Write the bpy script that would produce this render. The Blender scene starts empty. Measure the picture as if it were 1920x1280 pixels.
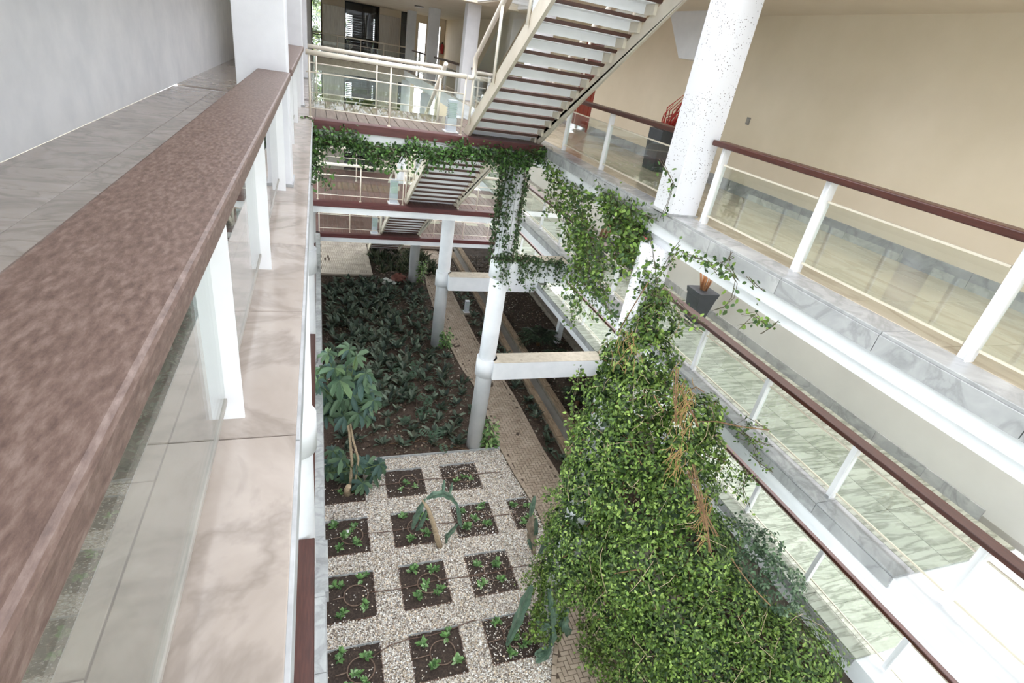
import bpy, math, random
import numpy as np
from mathutils import Vector, Matrix
random.seed(7)
rng = np.random.default_rng(11)
scn = bpy.context.scene
C = bpy.data.collections.new('atrium'); scn.collection.children.link(C)
PI = math.pi

# ------------------------------------------------------------------ camera, light, exposure
EYE = np.array([0.0, 0.0, 11.4])                 # 1.6 m above the top gallery floor
RM = np.array([[0.94173053, -0.29954333, 0.15302748],
               [-0.01454091, -0.49076832, -0.87116876],
               [0.33605383, 0.81818106, -0.46652714]])   # rows: right, down, forward
F = 1000.13
cam_d = bpy.data.cameras.new('camera'); cam = bpy.data.objects.new('camera', cam_d); C.objects.link(cam)
cam_d.sensor_width = 36; cam_d.lens = F / 1920 * 36; cam_d.clip_start = .05; cam_d.clip_end = 200
mw = Matrix.Identity(4)
for i in range(3):
    mw[i][0] = RM[0][i]; mw[i][1] = -RM[1][i]; mw[i][2] = -RM[2][i]; mw[i][3] = EYE[i]
cam.matrix_world = mw
scn.camera = cam
scn.view_settings.view_transform = 'Standard'; scn.view_settings.look = 'None'
scn.view_settings.gamma = 1; scn.view_settings.use_curve_mapping = False
scn.view_settings.exposure = 2.15
w = bpy.data.worlds.new('sky'); scn.world = w; w.use_nodes = True
bg = w.node_tree.nodes['Background']; bg.inputs[0].default_value = (0.97, 0.975, 1.0, 1); bg.inputs[1].default_value = 1.5
sun_d = bpy.data.lights.new('sun', 'SUN'); sun_d.energy = 0.6; sun_d.angle = math.radians(40); sun_d.color = (1, .97, .9)
sun = bpy.data.objects.new('sun', sun_d); C.objects.link(sun)
sun.rotation_euler = Vector((.22, .38, -1)).to_track_quat('-Z', 'Y').to_euler()

def ray(x, y):
    return RM.T @ np.array([(x - 960) / F, (y - 640) / F, 1.0])
def on(ax, x, y, v):                             # point of the photo's sight line on the plane axis = v
    d = ray(x, y); return EYE + d * ((v - EYE[ax]) / d[ax])
Xp = lambda x, y, v: on(0, x, y, v)
Yp = lambda x, y, v: on(1, x, y, v)
Zp = lambda x, y, v=0.0: on(2, x, y, v)
L1, L2, L3, L4 = 3.42, 6.61, 9.80, 12.99

# ------------------------------------------------------------------ materials
def lin(h):
    return tuple(((c / 255) / 12.92 if c / 255 <= .04045 else ((c / 255 + .055) / 1.055) ** 2.4) for c in h)
def new_mat(name):
    m = bpy.data.materials.new(name); m.use_nodes = True
    nt = m.node_tree; b = nt.nodes['Principled BSDF']; return m, nt, b
def ramp(nt, fac, stops):
    r = nt.nodes.new('ShaderNodeValToRGB')
    while len(r.color_ramp.elements) < len(stops): r.color_ramp.elements.new(.5)
    for e, (p, c) in zip(r.color_ramp.elements, stops): e.position = p; e.color = (*c, 1)
    nt.links.new(fac, r.inputs[0]); return r.outputs[0]
def coords(nt, scale=(1, 1, 1), jitter=0.0):
    g = nt.nodes.new('ShaderNodeNewGeometry'); mp = nt.nodes.new('ShaderNodeMapping'); mp.inputs['Scale'].default_value = scale
    nt.links.new(g.outputs['Position'], mp.inputs['Vector'])
    if jitter:
        oi = nt.nodes.new('ShaderNodeObjectInfo'); ml = nt.nodes.new('ShaderNodeMath'); ml.operation = 'MULTIPLY'; ml.inputs[1].default_value = jitter
        nt.links.new(oi.outputs['Random'], ml.inputs[0]); cx = nt.nodes.new('ShaderNodeCombineXYZ')
        for k in range(3): nt.links.new(ml.outputs[0], cx.inputs[k])
        ad = nt.nodes.new('ShaderNodeVectorMath'); nt.links.new(mp.outputs[0], ad.inputs[0]); nt.links.new(cx.outputs[0], ad.inputs[1])
        return ad.outputs[0]
    return mp.outputs[0]
def noise(nt, vec, scale, detail=4, rough=.55, dist=0):
    n = nt.nodes.new('ShaderNodeTexNoise'); n.inputs['Scale'].default_value = scale; n.inputs['Detail'].default_value = detail
    n.inputs['Roughness'].default_value = rough; n.inputs['Distortion'].default_value = dist
    nt.links.new(vec, n.inputs['Vector']); return n.outputs['Fac']
def bump(nt, b, fac, strength=.2, dist=.01):
    bp = nt.nodes.new('ShaderNodeBump'); bp.inputs['Strength'].default_value = strength; bp.inputs['Distance'].default_value = dist
    nt.links.new(fac, bp.inputs['Height']); nt.links.new(bp.outputs[0], b.inputs['Normal'])
def mat_noise(name, stops, scale=4, rough=.6, bmp=0, bscale=None, sc=(1, 1, 1), detail=4, dist=0, jitter=0, spec=.5, metal=0):
    m, nt, b = new_mat(name); v = coords(nt, sc, jitter); f = noise(nt, v, scale, detail, .6, dist)
    nt.links.new(ramp(nt, f, stops), b.inputs['Base Color']); b.inputs['Roughness'].default_value = rough
    b.inputs['Specular IOR Level'].default_value = spec; b.inputs['Metallic'].default_value = metal
    if bmp: bump(nt, b, noise(nt, v, bscale or scale * 4, 3), bmp)
    return m
def mat_tint(name, rough=.45, transl=0.0, spec=.4, nscale=0):
    """colour comes from the mesh's own per-leaf / per-stone colour attribute"""
    m, nt, b = new_mat(name); a = nt.nodes.new('ShaderNodeAttribute'); a.attribute_name = 'tint'
    nt.links.new(a.outputs['Color'], b.inputs['Base Color']); b.inputs['Roughness'].default_value = rough
    b.inputs['Specular IOR Level'].default_value = spec
    if transl:
        t = nt.nodes.new('ShaderNodeBsdfTranslucent'); nt.links.new(a.outputs['Color'], t.inputs[0])
        mx = nt.nodes.new('ShaderNodeMixShader'); mx.inputs[0].default_value = transl
        nt.links.new(b.outputs[0], mx.inputs[1]); nt.links.new(t.outputs[0], mx.inputs[2])
        nt.links.new(mx.outputs[0], nt.nodes['Material Output'].inputs[0])
    return m
def glass_mat(name, tint=(.93, .97, .95), refl=1.0):
    m, nt, b = new_mat(name); nt.nodes.remove(b)
    t = nt.nodes.new('ShaderNodeBsdfTransparent'); t.inputs[0].default_value = (*tint, 1)
    g = nt.nodes.new('ShaderNodeBsdfGlossy'); g.inputs['Roughness'].default_value = 0.0
    fr = nt.nodes.new('ShaderNodeFresnel'); fr.inputs[0].default_value = 1.5
    ge = nt.nodes.new('ShaderNodeNewGeometry'); ir = nt.nodes.new('ShaderNodeMapRange')      # same reflectance on both faces of the pane
    ir.inputs['To Min'].default_value = 1.5; ir.inputs['To Max'].default_value = 1 / 1.5
    nt.links.new(ge.outputs['Backfacing'], ir.inputs['Value']); nt.links.new(ir.outputs[0], fr.inputs[0])
    mu = nt.nodes.new('ShaderNodeMath'); mu.operation = 'MULTIPLY'; mu.inputs[1].default_value = refl
    nt.links.new(fr.outputs[0], mu.inputs[0])
    mx = nt.nodes.new('ShaderNodeMixShader'); nt.links.new(mu.outputs[0], mx.inputs[0])
    nt.links.new(t.outputs[0], mx.inputs[1]); nt.links.new(g.outputs[0], mx.inputs[2])
    nt.links.new(mx.outputs[0], nt.nodes['Material Output'].inputs[0]); return m

W = lambda r, g, b: lin((r, g, b))
M = {}
M['white'] = mat_noise('white_paint', [(.35, W(222, 224, 228)), (.65, W(234, 235, 238))], 1.5, .45, .04, 60)
M['pillar'] = mat_noise('pillar_paint', [(.35, W(214, 214, 218)), (.65, W(228, 228, 232))], 1.5, .5, .05, 60)
M['beam_top'] = mat_noise('weathered_plaster', [(.3, W(176, 165, 148)), (.6, W(198, 188, 172)), (.75, W(150, 138, 122))], 5, .8, .1, 40)
M['cream'] = mat_noise('cream_wall_paint', [(.3, W(216, 202, 178)), (.7, W(226, 212, 190))], .8, .75, .03, 80)
M['ceiling'] = mat_noise('ceiling_paint', [(.3, W(214, 200, 180)), (.7, W(222, 210, 192))], .8, .8)
M['greywall'] = mat_noise('grey_wall_paint', [(.3, W(196, 194, 190)), (.7, W(206, 204, 200))], .8, .75)
def marble(name, base, vein, pale, rough=.18, sc=(1, 1, 1), scale=1.6, jitter=9.0, vs=.28):
    m, nt, b = new_mat(name); v = coords(nt, sc, jitter)
    n1 = noise(nt, v, scale * .6, 5, .6, .7); n2 = noise(nt, v, scale * .9, 5, .55, 1.1)
    c1 = ramp(nt, n1, [(.3, pale), (.5, base), (.72, pale)])
    c2 = ramp(nt, n2, [(.42, (1, 1, 1)), (.5, vein), (.56, (1, 1, 1))])
    mx = nt.nodes.new('ShaderNodeMix'); mx.data_type = 'RGBA'; mx.blend_type = 'MULTIPLY'; mx.inputs[0].default_value = vs
    nt.links.new(c1, mx.inputs[6]); nt.links.new(c2, mx.inputs[7]); nt.links.new(mx.outputs[2], b.inputs['Base Color'])
    b.inputs['Roughness'].default_value = rough; return m
M['marble_warm_lit'] = marble('warm_lit_marble', W(200, 188, 168), W(150, 140, 122), W(212, 202, 184), .14, (1.0, .28, 1), 1.7)  # warm light on this floor is put into the marble colour
M['marble_green'] = marble('green_grey_marble', W(166, 169, 156), W(96, 100, 86), W(186, 188, 176), .16, (.5, 3.2, 1), 1.5, 9.0, .5)
M['marble_grey'] = marble('grey_marble', W(160, 161, 162), W(96, 98, 100), W(184, 184, 184), .24, (1, 1, 1), 2.0, 9.0, .26)
M['marble_coping'] = marble('beige_marble', W(164, 153, 144), W(120, 112, 108), W(184, 173, 165), .16, (1, 1, 1), 1.5)
M['slab_core'] = mat_noise('slab_core', [(.3, W(150, 146, 140)), (.7, W(165, 160, 155))], 2, .8)
M['wood_rail'] = mat_noise('dark_wood_rail', [(.3, W(62, 32, 26)), (.6, W(78, 42, 34)), (.8, W(88, 50, 40))], 3, .32, .05, 30, (14, 1.2, 14), 5)
M['wood_rail_worn'] = mat_noise('worn_wood_rail', [(.3, W(84, 66, 60)), (.5, W(108, 88, 80)), (.7, W(130, 112, 104))], 14, .5, .1, 60, (6, 2, 6), 6)
M['tread'] = mat_noise('tread_wood', [(.3, W(62, 38, 30)), (.7, W(92, 58, 46))], 3, .5, .05, 30, (1.5, 12, 12), 5, 0, 5)
M['plank_light'] = mat_noise('weathered_deck', [(.25, W(78, 64, 54)), (.5, W(104, 88, 76)), (.8, W(130, 114, 102))], 2.2, .5, .08, 30, (8, .8, 8), 6, 0, 7)
M['plank_brown'] = mat_noise('brown_deck', [(.25, W(92, 62, 56)), (.6, W(116, 84, 76)), (.85, W(128, 98, 88))], 2.2, .5, .05, 30, (8, .8, 8), 6, 0, 7)
M['red_wood'] = mat_noise('red_brown_fascia', [(.3, W(74, 34, 34)), (.6, W(94, 48, 48)), (.85, W(110, 66, 66))], 2.5, .4, .05, 30, (1, 8, 8), 6)
M['metal'] = mat_noise('cream_metal', [(.3, W(226, 216, 200)), (.7, W(236, 228, 214))], 3, .32)
M['metal_white'] = mat_noise('white_metal', [(.3, W(232, 232, 234)), (.7, W(240, 240, 242))], 3, .35)
M['stringer'] = mat_noise('stringer_paint', [(.3, W(204, 194, 176)), (.7, W(220, 211, 194))], 2, .4)
M['steel'] = mat_noise('brushed_steel', [(.3, W(150, 142, 132)), (.7, W(186, 178, 168))], 2, .36, .03, 60, (20, 20, .8), 4, 0, 0, .5, .55)
M['grey_metal'] = mat_noise('grey_metal_bar', [(.3, W(140, 136, 130)), (.7, W(166, 160, 152))], 4, .4)
M['black'] = mat_noise('black_frame', [(.3, (.004, .004, .005)), (.7, (.008, .008, .009))], 3, .55)
M['soil'] = mat_noise('dark_soil', [(.25, W(34, 27, 23)), (.5, W(60, 49, 43)), (.7, W(84, 70, 62)), (.85, W(118, 104, 94))], 22, .95, .9, 40, (1, 1, 1), 8)
M['mulch'] = mat_noise('leaf_mulch', [(.25, W(38, 30, 25)), (.5, W(70, 56, 47)), (.66, W(88, 73, 62)), (.82, W(124, 106, 90))], 14, .95, .9, 30, (1, 1, 1), 9, .6)
M['gravel_base'] = mat_noise('gravel_bed', [(.3, W(130, 118, 108)), (.5, W(164, 152, 142)), (.7, W(190, 180, 170))], 45, .9, .8, 60)
M['paver'] = mat_noise('clay_paver', [(.25, W(132, 115, 100)), (.55, W(160, 144, 128)), (.8, W(182, 166, 150))], 3, .8, .25, 50, (1, 1, 1), 6, 0, 6)
M['paver_joint'] = mat_noise('paver_joint', [(.3, W(72, 61, 51)), (.7, W(98, 84, 72))], 12, .95)
M['stone_paver'] = mat_noise('pale_stone', [(.3, W(150, 138, 126)), (.55, W(178, 166, 152)), (.8, W(198, 188, 174))], 2, .7, .15, 30, (1, 1, 1), 5, 0, 8)
M['timber'] = mat_noise('old_kerb', [(.25, W(104, 84, 66)), (.5, W(146, 124, 102)), (.75, W(176, 154, 130))], 4, .85, .3, 30, (4, .7, 4), 6, 0, 6)
M['kerb'] = mat_noise('concrete_kerb', [(.3, W(120, 112, 100)), (.7, W(160, 150, 136))], 4, .85, .2, 30)
M['leaf'] = mat_tint('leaf', .42, .28, .38)
M['leaf_matt'] = mat_tint('matt_leaf', .5, .2, .4)
M['pebble'] = mat_tint('pebble', .75, 0, .3)
M['stem'] = mat_noise('brown_stem', [(.3, W(92, 68, 46)), (.7, W(142, 108, 76))], 20, .8)
M['stem_grey'] = mat_noise('pale_bark', [(.3, W(150, 130, 106)), (.7, W(196, 176, 148))], 14, .8, .3, 50)
M['stem_vine'] = mat_noise('dark_vine_stem', [(.3, W(58, 52, 38)), (.7, W(98, 88, 64))], 14, .8)
M['stem_green'] = mat_noise('green_stem', [(.3, W(70, 90, 50)), (.7, W(110, 124, 72))], 14, .7)
M['cactus'] = mat_noise('cactus_skin', [(.3, W(64, 88, 74)), (.55, W(92, 116, 98)), (.8, W(128, 138, 118))], 8, .5, .3, 30)
M['cactus_brown'] = mat_noise('corky_cactus_skin', [(.3, W(110, 100, 84)), (.7, W(158, 140, 124))], 10, .7, .3, 30)
M['hose'] = mat_noise('drip_hose', [(.3, W(104, 82, 70)), (.7, W(132, 110, 96))], 20, .5)
M['hose_dark'] = mat_noise('brown_hose', [(.3, W(84, 62, 52)), (.7, W(110, 84, 72))], 20, .5)
M['edging'] = mat_noise('grey_edging', [(.3, W(150, 152, 154)), (.7, W(190, 192, 194))], 6, .5)
M['black_pot'] = mat_noise('anthracite_pot', [(.3, W(52, 55, 60)), (.7, W(70, 74, 80))], 3, .5, .05, 30)
M['red_twig'] = mat_noise('red_twig', [(.3, W(150, 24, 20)), (.7, W(196, 52, 40))], 6, .45)
M['twig_tan'] = mat_noise('tan_twig', [(.3, W(120, 92, 58)), (.7, W(176, 142, 92))], 6, .8)
M['dry_twig'] = mat_noise('dry_twig', [(.3, W(150, 96, 60)), (.7, W(206, 154, 112))], 6, .7)
M['red_door'] = mat_noise('red_brown_door', [(.3, W(110, 30, 14)), (.7, W(146, 50, 26))], 2, .35, .05, 20, (6, 6, .8))
M['red_fabric'] = mat_noise('red_fabric', [(.3, W(120, 20, 26)), (.7, W(150, 34, 38))], 8, .7)
M['red_paint'] = mat_noise('red_cylinder', [(.3, W(150, 24, 30)), (.7, W(172, 36, 40))], 3, .25)
M['rock_red'] = mat_noise('red_rock', [(.3, W(92, 56, 48)), (.7, W(136, 88, 76))], 5, .9, .6, 20)
M['rock_white'] = mat_noise('white_rock', [(.3, W(180, 184, 178)), (.7, W(224, 226, 220))], 5, .8, .3, 20)
M['plate'] = mat_noise('switch_plate', [(.3, W(128, 124, 120)), (.7, W(140, 136, 132))], 4, .35)
M['frost'] = mat_noise('frosted_lamp_glass', [(.3, W(188, 204, 196)), (.7, W(206, 220, 212))], 4, .25)
M['bollard'] = mat_noise('bollard_paint', [(.3, W(186, 192, 202)), (.7, W(204, 208, 216))], 4, .35)
M['water'] = mat_noise('dark_water', [(.3, W(26, 30, 28)), (.7, W(44, 48, 44))], 3, .06)
M['glass'] = glass_mat('rail_glass', (.95, .98, .965), 1.25)
M['window_glass'] = glass_mat('window_glass', (.9, .94, .95), 1.0)
def spotted(name, base, dot):                     # ant trails / dead aerial rootlet marks left on the pillar paint
    m, nt, b = new_mat(name); v = coords(nt, (1, 1, 1))
    vo = nt.nodes.new('ShaderNodeTexVoronoi'); vo.inputs['Scale'].default_value = 34; nt.links.new(v, vo.inputs['Vector'])
    c = ramp(nt, vo.outputs['Distance'], [(.16, dot), (.26, base)])
    band = ramp(nt, noise(nt, v, 3.2, 3, .6, .4), [(.47, (0, 0, 0)), (.53, (1, 1, 1))])
    mx = nt.nodes.new('ShaderNodeMix'); mx.data_type = 'RGBA'; nt.links.new(band, mx.inputs[0])
    mx.inputs[6].default_value = (*base, 1); nt.links.new(c, mx.inputs[7]); nt.links.new(mx.outputs[2], b.inputs['Base Color'])
    b.inputs['Roughness'].default_value = .5; return m
M['spotted'] = spotted('speckled_pillar_paint', W(222, 222, 226), W(96, 88, 86))

# ------------------------------------------------------------------ mesh helpers
ORIG = {}
def tag(o, label=None, cat=None, group=None, kind=None):
    if label: o['label'] = label
    if cat: o['category'] = cat
    if group: o['group'] = group
    if kind: o['kind'] = kind
    return o
def empty(name, loc, label=None, cat=None, group=None, kind=None):
    o = bpy.data.objects.new(name, None); C.objects.link(o); o.location = loc; o.empty_display_size = .1
    ORIG[o.name] = Vector(loc); return tag(o, label, cat, group, kind)
def world_of(p):
    v = Vector((0, 0, 0))
    while p is not None: v = v + ORIG.get(p.name, Vector((0, 0, 0))); p = None
    return v
def attach(o, parent):
    if parent is not None:
        o.parent = parent
        if parent.type == 'EMPTY': o.matrix_parent_inverse = Matrix.Translation(-world_of(parent))
class MB:
    def __init__(s): s.v = []; s.f = []; s.sm = []
    def box(s, x0, y0, z0, x1, y1, z1):
        n = len(s.v); s.v += [(x, y, z) for z in (z0, z1) for y in (y0, y1) for x in (x0, x1)]
        s.f += [tuple(n + i for i in q) for q in ((0, 2, 3, 1), (4, 5, 7, 6), (0, 1, 5, 4), (2, 6, 7, 3), (0, 4, 6, 2), (1, 3, 7, 5))]; return s
    def hexa(s, pts):                              # 8 points ordered like box
        n = len(s.v); s.v += [tuple(p) for p in pts]
        s.f += [tuple(n + i for i in q) for q in ((0, 2, 3, 1), (4, 5, 7, 6), (0, 1, 5, 4), (2, 6, 7, 3), (0, 4, 6, 2), (1, 3, 7, 5))]; return s
    def prism(s, poly, ax, a, b):                  # poly in the two other axes, extruded a..b along ax
        n = len(s.v); k = len(poly)
        for t in (a, b):
            for p in poly:
                c = list(p); c.insert(ax, t); s.v.append(tuple(c))
        s.f.append(tuple(range(n, n + k))); s.f.append(tuple(range(n + 2 * k - 1, n + k - 1, -1)))
        for i in range(k): j = (i + 1) % k; s.f.append((n + i, n + k + i, n + k + j, n + j))
        return s
    def cyl(s, x, y, z0, z1, r, n=24, r2=None):
        return s.tube([(x, y, z0), (x, y, z1)], [r, r if r2 is None else r2], n)
    def tube(s, pts, r, n=6, cap=True):
        pts = [Vector(p) for p in pts]; m = len(pts); rr = r if isinstance(r, (list, tuple)) else [r] * m
        base = len(s.v); prev = None
        for i, p in enumerate(pts):
            d = (pts[min(i + 1, m - 1)] - pts[max(i - 1, 0)]).normalized()
            if prev is None:
                u = d.orthogonal().normalized()
                if abs(d.z) > .99: u = Vector((1, 0, 0))
            else: u = (prev - d * prev.dot(d)).normalized()
            prev = u; q = d.cross(u)
            for k in range(n):
                a = 2 * PI * k / n; s.v.append(tuple(p + (u * math.cos(a) + q * math.sin(a)) * rr[i]))
        for i in range(m - 1):
            for k in range(n):
                a = base + i * n + k; b = base + i * n + (k + 1) % n; s.f.append((a, b, b + n, a + n)); s.sm.append(len(s.f) - 1)
        if cap:
            s.f.append(tuple(base + k for k in range(n - 1, -1, -1))); s.f.append(tuple(base + (m - 1) * n + k for k in range(n)))
        return s
    def ring(s, x, y, z, R, r, n=28, m=5):
        base = len(s.v)
        for i in range(n):
            a = 2 * PI * i / n
            for k in range(m):
                b = 2 * PI * k / m; q = R + r * math.cos(b); s.v.append((x + q * math.cos(a), y + q * math.sin(a), z + r * math.sin(b)))
        for i in range(n):
            for k in range(m):
                s.f.append((base + i * m + k, base + ((i + 1) % n) * m + k, base + ((i + 1) % n) * m + (k + 1) % m, base + i * m + (k + 1) % m)); s.sm.append(len(s.f) - 1)
        return s
    def mesh(s, name, mat):
        me = bpy.data.meshes.new(name); me.from_pydata(s.v, [], s.f); me.materials.append(M[mat] if isinstance(mat, str) else mat)
        if s.sm:
            fl = np.zeros(len(s.f), bool); fl[s.sm] = True; me.polygons.foreach_set('use_smooth', fl)
        me.validate(); me.update(); return me
    def build(s, name, mat, parent=None, label=None, cat=None, group=None, kind=None, bevel=0):
        o = bpy.data.objects.new(name, s.mesh(name, mat)); C.objects.link(o); attach(o, parent)
        if bevel:
            b = o.modifiers.new('bevel', 'BEVEL'); b.width = bevel; b.segments = 2; b.limit_method = 'ANGLE'
        return tag(o, label, cat, group, kind)
def inst(name, me, parent, loc, rotz=0, scale=(1, 1, 1), rot=None):
    o = bpy.data.objects.new(name, me); C.objects.link(o); attach(o, parent)
    o.location = loc; o.rotation_euler = rot if rot is not None else (0, 0, rotz); o.scale = scale; return o
BOXES = {}
def piece(dx, dy, dz, mat, name, ch=.004):        # a chamfered block centred on its top face, shared by alike pieces
    key = (round(dx, 3), round(dy, 3), round(dz, 3), mat)
    if key not in BOXES:
        b = MB(); h = (dx / 2, dy / 2)
        b.v = [(-h[0], -h[1], -dz), (h[0], -h[1], -dz), (h[0], h[1], -dz), (-h[0], h[1], -dz),
               (-h[0], -h[1], -ch), (h[0], -h[1], -ch), (h[0], h[1], -ch), (-h[0], h[1], -ch),
               (-h[0] + ch, -h[1] + ch, 0), (h[0] - ch, -h[1] + ch, 0), (h[0] - ch, h[1] - ch, 0), (-h[0] + ch, h[1] - ch, 0)]
        b.f = [(3, 2, 1, 0), (8, 9, 10, 11)] + [(i, (i + 1) % 4, 4 + (i + 1) % 4, 4 + i) for i in range(4)] + [(4 + i, 4 + (i + 1) % 4, 8 + (i + 1) % 4, 8 + i) for i in range(4)]
        BOXES[key] = b.mesh(name, mat)
    return BOXES[key]

# vectorised clouds of small leaves / stones: one mesh, one colour per element
LEAF = (np.array([(0, 0, 0), (.3, .3, .05), (.7, .25, .03), (1, 0, -.1), (.7, -.25, .03), (.3, -.3, .05), (.35, 0, -.03), (.7, 0, -.05)], float),
        [(0, 6, 1), (1, 6, 7, 2), (2, 7, 3), (0, 5, 6), (5, 4, 7, 6), (4, 3, 7)])
LEAF4 = (np.array([(0, 0, 0), (.4, .32, .06), (1, 0, -.06), (.4, -.32, .06)], float), [(0, 2, 1), (0, 3, 2)])
STONE = (np.array([(1, 0, 0), (-1, 0, 0), (0, 1, 0), (0, -1, 0), (0, 0, .7), (0, 0, -.5)], float),
         [(0, 2, 4), (2, 1, 4), (1, 3, 4), (3, 0, 4)])
def cloud(name, tmpl, P, X, Zn, size, tint, mat, parent=None, width=1.0, **kw):
    V, Fc = tmpl; n = len(P); X = X / (np.linalg.norm(X, axis=1, keepdims=True) + 1e-9)
    Yv = np.cross(Zn, X); Yv /= (np.linalg.norm(Yv, axis=1, keepdims=True) + 1e-9); Zv = np.cross(X, Yv)
    size = np.asarray(size).reshape(-1, 1, 1) * np.ones((n, 1, 1)); wd = np.asarray(width).reshape(-1, 1, 1) * np.ones((n, 1, 1))
    co = P[:, None, :] + size * (V[None, :, 0:1] * X[:, None, :] + wd * V[None, :, 1:2] * Yv[:, None, :] + V[None, :, 2:3] * Zv[:, None, :])
    co = co.reshape(-1, 3).astype(np.float32); k = len(V)
    loops = np.concatenate([np.array(f) for f in Fc]); ls = np.array([len(f) for f in Fc]); nl = len(loops)
    al = (loops[None, :] + (np.arange(n) * k)[:, None]).ravel().astype(np.int32)
    st = (np.concatenate([[0], np.cumsum(ls)[:-1]])[None, :] + (np.arange(n) * nl)[:, None]).ravel().astype(np.int32)
    me = bpy.data.meshes.new(name); me.vertices.add(n * k); me.vertices.foreach_set('co', co.ravel())
    me.loops.add(len(al)); me.loops.foreach_set('vertex_index', al); me.polygons.add(len(st)); me.polygons.foreach_set('loop_start', st)
    me.update(calc_edges=True)
    ca = me.color_attributes.new('tint', 'FLOAT_COLOR', 'POINT')
    col = np.ones((n, k, 4), np.float32); col[:, :, :3] = tint[:, None, :]; ca.data.foreach_set('color', col.ravel())
    me.polygons.foreach_set('use_smooth', np.zeros(len(st), bool) if tmpl is STONE else np.ones(len(st), bool))
    me.materials.append(M[mat]); o = bpy.data.objects.new(name, me); C.objects.link(o); attach(o, parent)
    return tag(o, **kw)
def tints(n, cols, jit=.12):
    c = np.array([lin(x) for x in cols]); i = rng.integers(0, len(c), n); j = rng.integers(0, len(c), n); t = rng.random((n, 1))
    return np.clip((c[i] * (1 - t) + c[j] * t) * (1 + rng.normal(0, jit, (n, 1))), .002, 1)
def rand_dirs(n):
    d = rng.normal(size=(n, 3)); return d / np.linalg.norm(d, axis=1, keepdims=True)

# ------------------------------------------------------------------ gallery slabs with marble tiles and fascia panels
def slab(x0, x1, y0, y1, z, tile, edge, side, tag_label, tmax, tmin=-2.0, tw=.62, tl=.92, fmat='marble_grey', band=True, edge_w=.36):
    """side +1: the open edge is x0 (right-hand gallery); -1: open edge is x1"""
    fl = MB().box(x0 + .01, y0, z - .16, x1 - .01, y1, z - .035)
    if band:
        e = x0 if side > 0 else x1
        a, b = sorted((e + side * .03, e + side * .30)); fl.box(a, y0, z - .36, b, y1, z - .16)
        a, b = sorted((e + side * .09, e + side * .36)); fl.box(a, y0, z - .5, b, y1, z - .36)
    f = fl.build('floor', 'white', kind='structure'); f['label'] = tag_label
    # edge coping slabs and fascia panels along the open edge
    e = x0 if side > 0 else x1; L = 1.22; y = tmin
    while y < tmax - .01:
        me = piece(edge_w - .006, L - .006, .03, edge, 'coping_slab'); inst('coping_slab', me, f, (e + side * edge_w / 2, y + L / 2, z))
        me = piece(.025, L - .008, .17, fmat, 'fascia_panel', .003); inst('fascia_panel', me, f, (e + side * .0, y + L / 2, z - .032)); y += L
    # tiles behind the coping
    nx = max(1, round((x1 - x0 - edge_w) / tw)); w_ = (x1 - x0 - edge_w) / nx; ny = int((tmax - tmin) / tl)
    for i in range(nx):
        for j in range(ny):
            me = piece(w_ - .005, tl - .005, .03, tile, 'tile', .002)
            inst('tile', me, f, ((x0 + edge_w if side > 0 else x0) + (i + .5) * w_, tmin + (j + .5) * tl, z))
    if tmax < y1: MB().box(x0, tmax, z - .035, x1, y1, z).build('far_tiling', tile, f, kind='stuff')
    return f
slab(4.60, 7.25, -5, 36.5, L3, 'marble_warm_lit', 'marble_grey', 1, 'marble floor of the upper right gallery in a warm-lit cream tone', 15.8)
slab(6.50, 8.85, -5, 36.5, L2, 'marble_green', 'marble_grey', 1, 'grey green marble floor of the middle right gallery', 18, 2.5)
slab(8.42, 11.4, -5, 36.5, L1, 'marble_green', 'marble_green', 1, 'green grey marble floor of the lowest right gallery', 18.6, 3.0, .75)
slab(-2.8, -.11, -5, 36.5, L3, 'marble_coping', 'marble_coping', -1, 'beige marble floor of the upper left gallery', 14.0, -.43, .75, .74, 'edging', True, .49)
slab(-2.8, -.40, -5, 36.5, L2, 'marble_grey', 'marble_grey', -1, 'grey marble floor of the middle left gallery', 3, 1.8)
slab(-2.8, 0.0, -5, 36.5, L1, 'marble_grey', 'marble_grey', -1, 'grey marble floor of the lowest left gallery', 25, 1.0, .9)
MB().box(-.42, 5.95, L1 - .26, .05, 7.0, L1 + .006).build('trim_1', 'marble_grey', kind='structure', bevel=.004)

# ------------------------------------------------------------------ walls, ceilings
def struct(b, name, mat, label=None, parent=None): 
    return b.build(name, mat, parent, label, kind='structure')
struct(MB().box(7.25, -5, L3, 7.45, 14.9, 12.66).box(7.25, 14.9, 12.1, 7.45, 15.9, 12.66).box(7.25, 15.9, L3, 7.45, 36.5, 12.66), 'wall_right', 'cream')
struct(MB().box(8.85, -5, L2, 9.05, 36.5, L3 - .16), 'wall_right_middle', 'greywall')
struct(MB().box(11.4, -5, L1, 11.6, 36.5, L2 - .16), 'wall_right_lower', 'greywall')
struct(MB().box(11.5, -5, -.1, 11.7, 36.5, L1 - .16), 'wall_right_ground', 'greywall')
struct(MB().box(-3.0, -5, L3, -2.8, 36.5, 12.66), 'wall_left', 'white')
wl = MB(); zp = -.1
for zn, (z0, z1) in enumerate(((.25, 3.0), (3.7, 6.2), (6.9, 9.35))):  # unseen window bands added to let more daylight into the garden
    wl.box(-3.0, -5, zp, -2.8, 36.5, z0); zp = z1; fr = MB(); y = -4.8
    while y < 36: fr.box(-2.95, y, z0, -2.87, y + .08, z1); y += 1.7
    wo = struct(fr.box(-2.95, -4.8, z0, -2.87, 36.3, z0 + .05).box(-2.95, -4.8, z1 - .05, -2.87, 36.3, z1), 'window_%d' % (30 + zn), 'white')
    MB().box(-2.92, -4.8, z0, -2.91, 36.3, z1).build('pane', 'window_glass', wo)
struct(wl.box(-3.0, -5, zp, -2.8, 36.5, L3 - .16), 'wall_left_lower', 'greywall')
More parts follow.
